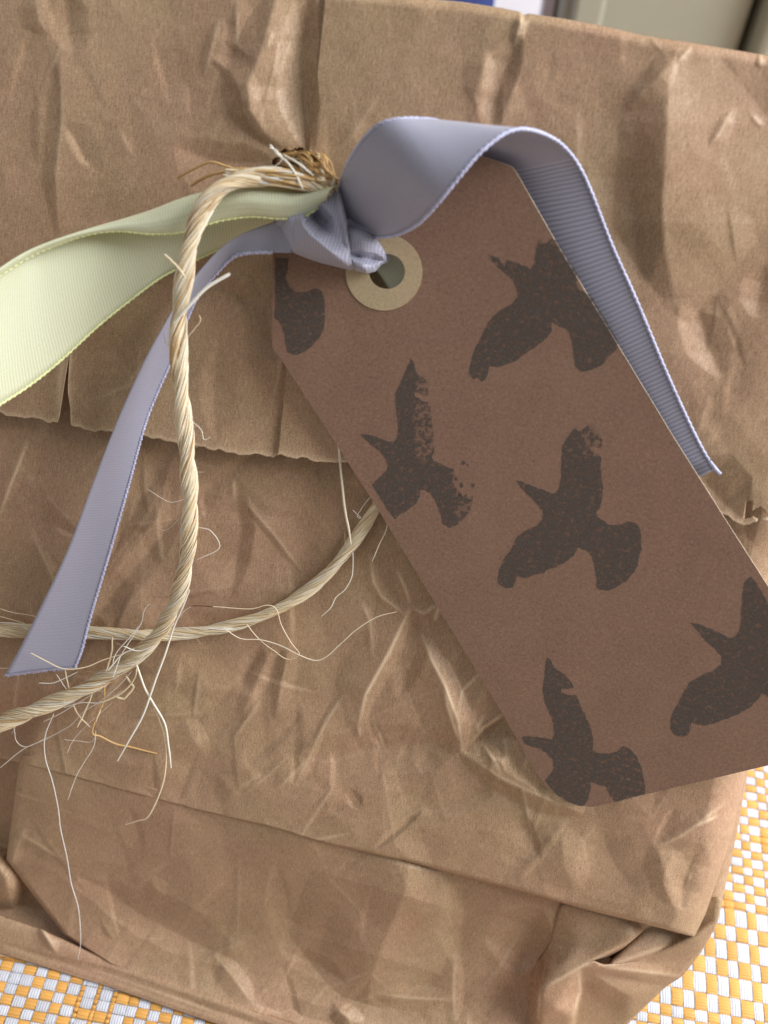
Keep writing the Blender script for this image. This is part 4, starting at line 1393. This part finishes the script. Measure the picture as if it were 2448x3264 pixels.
_sg = (np.linalg.norm(np.diff(np.array(YT)[:, :2], axis=0), axis=1) + np.linalg.norm(np.diff(np.array(YB)[:, :2], axis=0), axis=1)) / 2
yf = catmull(YF, n, _sg)
pT, pF, pB = P(yt[:, 0], yt[:, 1], yt[:, 2]), P(yf[:, 0], yf[:, 1], yf[:, 2]), P(yb[:, 0], yb[:, 1], yb[:, 2])
rows = []
for t in np.linspace(0, 1, 15):
    rows.append(pB * (1 - t) + pT * t + EN * (0.0012 * math.sin(math.pi * t)))
for t in np.linspace(0, 1, 9)[1:]:
    q = pT * (1 - t) + pF * t + EN * (0.0022 * math.sin(math.pi * t ** 0.7))
    q = q + EN * (0.0006 * math.sin(math.pi * t)) * np.sin(np.linspace(0, 26, n))[:, None] * (np.linspace(0, 1, n)[:, None] ** 3)
    rows.append(q)
pts = np.stack(rows, 1)
v = np.concatenate([[0], np.cumsum(np.linalg.norm(np.diff(pts[:, 7], axis=0), axis=1))]) * 1000
w = np.concatenate([[0], np.cumsum(np.linalg.norm(np.diff(pts[40], axis=0), axis=1))]) * 1000
uv = np.stack([np.broadcast_to(w[None], pts.shape[:2]), np.broadcast_to(v[:, None], pts.shape[:2])], -1)
build('band', pts, grid_faces(n, pts.shape[1]), M_GREEN, lime, uv=uv, solid=0.0001)
tube('selvedge', pts[:, 0], 0.17, M_GSELV, lime, bead=0.44)
tube('selvedge', pts[:, -1], 0.17, M_GSELV, lime, bead=0.44)
# end that passes behind the tag hole
strip('tied_end', [(1040, 600, 3), (1130, 700, 2.6), (1240, 790, 2.2), (1330, 860, 2.0)], [(1040, 655, 3), (1120, 765, 2.6), (1203, 868, 2.2), (1262, 960, 2.0)], M_GREEN, lime, 40, bow=0.2)

# ------------------------------------------------------------------ twine
STRAW = [(0.90, 0.74, 0.49), (0.94, 0.83, 0.61), (0.78, 0.57, 0.31), (0.64, 0.40, 0.17), (0.94, 0.90, 0.80), (0.45, 0.24, 0.08)]
WEI = [0.34, 0.32, 0.11, 0.05, 0.16, 0.02]


def pick(r):
    x = r.random()
    for c, w_ in zip(STRAW, WEI):
        x -= w_
        if x <= 0:
            return c
    return STRAW[0]


class Bundle:
    def __init__(s):
        s.v, s.f, s.c, s.n = [], [], [], 0

    def add(s, p, r, col, sides=4, tip=None):
        v, f = tube_arrays(p, r, sides)
        s.v.append(v)
        s.f.append(f + s.n)
        s.n += len(v)
        c = np.ones((len(v), 4))
        c[:, :3] = col
        if tip is not None:
            k = sides * max(2, len(p) // 6)
            c[:k, :3] = tip
        s.c.append(c)

    def build(s, name, parent):
        o = build(name, np.vstack(s.v), np.vstack(s.f), M_FIBRE, parent, attrs={'tint': np.vstack(s.c)})
        return o


def twine(parent, path_px, dia, pitch_mm, seed, plies=2, strands=54):
    """path_px: (px, py, h); dia: list of (fraction, mm)"""
    r = random.Random(seed)
    c = catmull(path_px, 240)
    p, s = resample(P(c[:, 0], c[:, 1], c[:, 2]), 0.0003)
    n = len(p)
    _, u, w = frames(p)
    R = interp(s / s[-1], dia) / 2000
    ph = 2 * math.pi * s * 1000 / pitch_mm
    wob = np.interp(s, np.linspace(0, s[-1], 16), [r.uniform(-0.6, 0.6) for _ in range(16)])
    for k in range(plies):
        b = Bundle()
        a0 = 2 * math.pi * k / plies
        ang = a0 + ph + wob
        cen = p + (u * np.cos(ang)[:, None] + w * np.sin(ang)[:, None]) * (R * 0.31)[:, None]
        rp = R * 0.74
        # soft core keeps the ply opaque
        b.add(cen, rp * 0.80, STRAW[0], 8)
        for q in range(strands):
            aa = 2 * math.pi * q / strands + r.uniform(-0.1, 0.1)
            ja = np.interp(s, np.linspace(0, s[-1], 22), [r.uniform(-0.35, 0.35) for _ in range(22)])
            jr = np.interp(s, np.linspace(0, s[-1], 30), [r.uniform(0.80, 1.06) for _ in range(30)])
            a2 = aa + ph * 1.1 + ja
            pp = cen + (u * np.cos(a2)[:, None] + w * np.sin(a2)[:, None]) * (rp * jr)[:, None]
            col = np.array(pick(r)) * r.uniform(0.85, 1.05)
            b.add(pp[::2], np.interp(np.linspace(0, 1, len(pp[::2])), [0, 1], [1, 1]) * r.uniform(0.05, 0.10) / 1000, col, 4)
        b.build('ply', parent)
    return p, R


tw1 = thing('twine', 'thick straw twine looping from the knot and hanging down the left', 'twine', P(np.array([590.0]), np.array([1400.0]), np.array([3.0]))[0])
T1 = [(1058, 604, 8.5), (1000, 585, 9), (920, 566, 9.5), (840, 562, 10.5), (760, 574, 11.5), (690, 612, 12.5), (640, 680, 13), (608, 770, 13.2), (588, 880, 13.2), (572, 1000, 13), (568, 1100, 12.8), (576, 1220, 12.4), (588, 1360, 11.8), (600, 1500, 10.8),
      (606, 1620, 9.6), (598, 1750, 8.0), (578, 1860, 6.2), (540, 1960, 4.4), (478, 2050, 2.6), (390, 2125, 1.8), (270, 2195, 1.6), (130, 2255, 1.4), (0, 2306, 1.2), (-110, 2350, 1.0)]
p1, R1 = twine(tw1, T1, [(0, 2.3), (0.1, 2.35), (0.5, 2.4), (0.75, 2.5), (0.9, 2.8), (1, 3.2)], 19.0, 3)
tw2 = thing('twine', 'thinner straw twine running from behind the tag towards the left edge', 'twine', P(np.array([800.0]), np.array([1980.0]), np.array([-2.0]))[0])
T2 = [(1260, 1500, 0.2), (1225, 1565, -0.2), (1190, 1630, -0.6), (1130, 1722, -1.0), (1030, 1842, -1.1), (885, 1942, -1.1), (700, 2003, -1.1), (500, 2024, -1.0), (280, 2016, -1.0), (100, 2010, -1.0), (-110, 2012, -1.0)]
p2, R2 = twine(tw2, T2, [(0, 2.0), (0.5, 1.9), (1, 2.3)], 26.0, 5)


def px_fibre(b, pts, wpx, h, col, r, wig=1.0, taper=True, tip=None):
    q = np.array([(x, y, (h if np.isscalar(h) else np.interp(i / (len(pts) - 1), np.linspace(0, 1, len(h)), h))) for i, (x, y) in enumerate(pts)], float)
    c = catmull(q, max(16, len(pts) * 9))
    c[:, 0] += np.interp(np.linspace(0, 1, len(c)), np.linspace(0, 1, 9), [r.uniform(-wig, wig) for _ in range(9)])
    p = P(c[:, 0], c[:, 1], c[:, 2])
    rad = wpx / 20.0 / 2 / 1000
    rr = np.full(len(c), rad)
    if taper:
        rr *= np.interp(np.linspace(0, 1, len(c)), [0, 0.05, 0.85, 1], [0.8, 1, 1, 0.6])
    b.add(p, rr, col, 5, tip)


W_, S_, O_, P_ = (0.90, 0.87, 0.78), (0.82, 0.68, 0.46), (0.66, 0.42, 0.17), (0.80, 0.74, 0.66)
r = random.Random(9)
b = Bundle()
FR = [
    ([(604, 1880), (580, 1940), (556, 1995), (529, 2076), (483, 2206), (456, 2278), (415, 2355), (375, 2425)], 7, [6, 3, 2, 1], W_),
    ([(440, 2135), (452, 2170), (482, 2229), (510, 2300), (523, 2345), (530, 2417), (516, 2509), (475, 2600), (440, 2616), (400, 2629)], 6, [3, 1, 0, -1], S_),
    ([(436, 2120), (460, 2190), (487, 2239), (525, 2306), (540, 2393), (545, 2448)], 7, [3, 2, 1, 0], W_),
    ([(333, 2185), (330, 2236), (302, 2302), (296, 2338), (321, 2347), (369, 2371), (411, 2380), (471, 2395), (500, 2402)], 7, [2, 1, -1, -2], O_),
    ([(330, 2190), (326, 2240), (306, 2300)], 6, 1.5, S_),
    ([(296, 2205), (275, 2260), (247, 2318)], 6, 1.5, S_),
    ([(402, 2155), (417, 2178), (426, 2190), (410, 2212), (393, 2227), (363, 2218)], 8, 2, S_),
    ([(438, 2115), (430, 2160), (396, 2203), (350, 2228), (320, 2239)], 6, 2.2, S_),
    ([(360, 2157), (381, 2100), (400, 2065), (423, 2031), (450, 1986), (458, 1950), (470, 1930), (480, 1925)], 3, 4, W_),
    ([(345, 2136), (387, 2088), (429, 2067)], 5, 4, W_),
    ([(358, 2120), (372, 2080), (420, 2025), (442, 1995)], 3, 4, W_),
    ([(0, 2447), (78, 2386), (145, 2356), (226, 2311), (265, 2269), (319, 2236), (377, 2187), (420, 2140)], 3.2, [0, 0, 1.5, 3], P_),
    ([(45, 2318), (51, 2359), (75, 2380), (105, 2374), (150, 2350)], 2.6, 1, P_),
    ([(172, 2275), (145, 2345), (145, 2417), (169, 2499), (186, 2576), (193, 2644), (212, 2730), (227, 2817), (251, 2899), (258, 3000), (250, 3058)], 3.4, [1, 0, -1, -1.5], (0.86, 0.84, 0.82)),
    ([(306, 2330), (299, 2378), (270, 2427), (241, 2480), (217, 2550)], 3, 0.5, P_),
    ([(99, 2082), (151, 2109), (205, 2132), (271, 2127), (331, 2103), (390, 2085)], 4, [5, 5, 4, 3], S_),
    ([(124, 2177), (169, 2177), (211, 2160), (247, 2142)], 3, 2.5, W_),
    ([(205, 2125), (215, 2170), (222, 2210)], 5, 1.5, S_),
    ([(180, 2150), (200, 2180), (222, 2215)], 3, 1.5, P_),
    ([(234, 2250), (255, 2285), (290, 2320)], 5, 1, S_),
    ([(358, 2030), (356, 2080), (338, 2140)], 6, 3, S_),
    ([(0, 2130), (40, 2132), (80, 2150)], 3, 3, S_),
    ([(734, 873), (664, 914), (605, 973), (555, 1030)], 10, [14.5, 14.8, 14.9, 14.6], W_),
    ([(524, 811), (560, 845), (590, 885)], 7, [14, 14.4, 14.8], S_),
    ([(627, 1681), (660, 1686), (679, 1699), (701, 1736), (686, 1758), (627, 1784)], 2.2, 8, W_),
    ([(612, 1342), (642, 1371), (650, 1401), (671, 1394)], 2.2, 10, W_),
    ([(635, 1005), (638, 1025), (598, 1076)], 2.5, 13, S_),
    ([(520, 1060), (528, 1090), (560, 1140)], 2.2, 12, W_),
    ([(470, 1560), (540, 1600), (590, 1590)], 2.0, 6, P_),
    ([(500, 1680), (530, 1690), (575, 1650)], 2.0, 8, P_),
    ([(365, 2150), (420, 2125), (470, 2080)], 3, 4, W_), ([(395, 2060), (440, 2075), (490, 2060)], 4, 4.5, W_),
    ([(205, 2255), (260, 2240), (330, 2238), (390, 2200)], 3, 2, P_), ([(140, 2300), (200, 2270), (300, 2210)], 2.5, 2, P_),
    ([(215, 2400), (240, 2350), (300, 2290), (358, 2240)], 2.2, 0, P_), ([(205, 2358), (250, 2362), (290, 2365), (306, 2340)], 2.2, 0, P_),
]
for pts_, w_, h_, c_ in FR:
    px_fibre(b, pts_, w_, h_, c_, r)
# flyaway fuzz along the main twine
for k in range(90):
    i = r.randrange(40, len(p1) - 40)
    fr = min(1, abs(i / len(p1) - 0.78) * 9)
    base = p1[i]
    L = r.uniform(1.0, 3.2) / 1000 * (1.9 - fr)
    d = (EU * r.uniform(-1, 1) + ED * r.uniform(-1, 1) + EN * r.uniform(-0.1, 0.5))
    d /= np.linalg.norm(d)
    tg = (p1[i + 10] - p1[i - 10])
    tg /= np.linalg.norm(tg)
    d = d * 0.7 + tg * r.choice([-1, 1]) * 0.8
    bend = (EU * r.uniform(-1, 1) + ED * r.uniform(-1, 1)) * 0.5
    t = np.linspace(0, 1, 10)[:, None]
    q = base + d * L * t + bend * L * t ** 2
    b.add(q, np.linspace(1, 0.5, 10) * r.uniform(0.03, 0.06) / 1000, pick(r), 4)
o = b.build('stray_fibres', tw1)
o['kind'] = 'stuff'
# tuft stuffed through the hole
b = Bundle()
for k in range(210):
    a = r.uniform(0, 1)
    x0, y0 = 938 + r.uniform(-62, 62), 505 + r.uniform(-28, 36)
    x3, y3 = 1062 + r.uniform(-26, 14), 592 + r.uniform(-26, 24)
    mx, my = 985 + r.uniform(-30, 45), 525 + r.uniform(-38, 45)
    hh = [-1.5, r.uniform(4, 8.5), r.uniform(7, 10), 8]
    col = np.array(r.choice([S_, O_, O_, O_, (0.58, 0.34, 0.13), (0.50, 0.28, 0.10), S_])) * r.uniform(0.75, 1.05)
    px_fibre(b, [(x0, y0), (mx, my), ((mx + x3) / 2 + r.uniform(-15, 15), (my + y3) / 2 + r.uniform(-12, 12)), (x3, y3)], r.uniform(3.5, 8), hh, col, r, wig=4)
for k in range(70):
    x0, y0 = 800 + r.uniform(-90, 60), 556 + r.uniform(-16, 26)
    x3, y3 = 1055 + r.uniform(-40, 10), 596 + r.uniform(-20, 24)
    px_fibre(b, [(x0, y0), (x0 * .6 + x3 * .4, y0 * .6 + y3 * .4 + r.uniform(-22, 14)), (x3, y3)], r.uniform(3.5, 7), [11, r.uniform(9.5, 11.5), 8.6], np.array(r.choice([S_, O_, O_, W_])) * r.uniform(0.8, 1.05), r, wig=3)
for pts_, w_, h_, c_ in [
    ([(565, 568), (615, 540), (671, 517), (720, 530), (775, 546), (870, 553)], 7, [5, 7, 8, 9], O_),
    ([(609, 592), (640, 572), (686, 553), (775, 539), (870, 552)], 9, [5, 7, 9, 9.5], O_),
    ([(862, 462), (884, 492), (915, 517), (945, 560), (967, 604)], 6, [6, 9, 11, 11], W_),
    ([(860, 470), (880, 480), (900, 500)], 4, 8, W_), ([(868, 535), (890, 520), (900, 505)], 3, 8, W_), ([(905, 495), (950, 520), (1000, 560)], 6, [7, 10, 10], W_),
    ([(990, 480), (1020, 515), (1045, 560), (1060, 590)], 3, [2, 6, 9, 9], S_)]:
    px_fibre(b, pts_, w_, h_, c_, r)
o = b.build('hole_tuft', tw1)
o['kind'] = 'stuff'
# fibres of the thinner twine
b = Bundle()
for pts_, w_, h_, c_, tip in [
    ([(1076, 1388), (1085, 1489), (1097, 1603), (1110, 1679), (1118, 1735)], 8, [1.5, 1.0, 0.8, 0.4], (0.80, 0.70, 0.54), None),
    ([(1118, 1730), (1125, 1772), (1122, 1835), (1101, 1877), (1072, 1903), (1055, 1936), (1025, 1964)], 3, -0.5, W_, None),
    ([(1203, 1599), (1228, 1637), (1232, 1687), (1207, 1738), (1186, 1789)], 3.4, 0.5, (0.80, 0.70, 0.54), None),
    ([(608, 1933), (627, 1931), (689, 1934), (795, 1941), (853, 1929), (882, 1943), (897, 1992), (926, 2045), (954, 2083), (945, 2093)], 3.4, 1.0, S_, (0.10, 0.03, 0.015)),
    ([(786, 1990), (829, 2040), (873, 2074), (911, 2100), (945, 2098)], 3.4, 0.3, S_, None),
    ([(713, 2002), (766, 2035), (834, 2040), (897, 2059), (950, 2086), (1003, 2105), (1041, 2093), (1090, 2049), (1138, 2006), (1200, 1967), (1265, 1950)], 3.6, 0.6, (0.86, 0.76, 0.6), None),
    ([(1125, 1625), (1150, 1650), (1140, 1640), (1190, 1570)], 2.0, 0.5, W_, None),
    ([(0, 1940), (39, 1952), (108, 1964), (150, 1990)], 3, 1.0, S_, None), ([(0, 1965), (50, 1978), (100, 1995)], 3, 1.0, S_, None), ([(0, 1985), (60, 1988), (120, 2005)], 3, 1.0, W_, None),
    ([(620, 1930), (590, 1945), (565, 1975)], 2.2, 0.6, P_, None)]:
    px_fibre(b, pts_, w_, h_, c_, r, tip=tip)
for k in range(46):
    i = r.randrange(20, len(p2) - 20)
    L = r.uniform(0.6, 2.2) / 1000
    tg = (p2[i + 10] - p2[i - 10])
    tg /= np.linalg.norm(tg)
    d = tg * r.choice([-1, 1]) + (EU * r.uniform(-1, 1) + ED * r.uniform(-1, 1)) * 0.7 + EN * 0.4
    t = np.linspace(0, 1, 8)[:, None]
    b.add(p2[i] + d * L * t + ED * r.uniform(-0.5, 0.5) * L * t ** 2, np.linspace(1, 0.5, 8) * 0.04 / 1000, pick(r), 4)
o = b.build('stray_fibres', tw2)
o['kind'] = 'stuff'
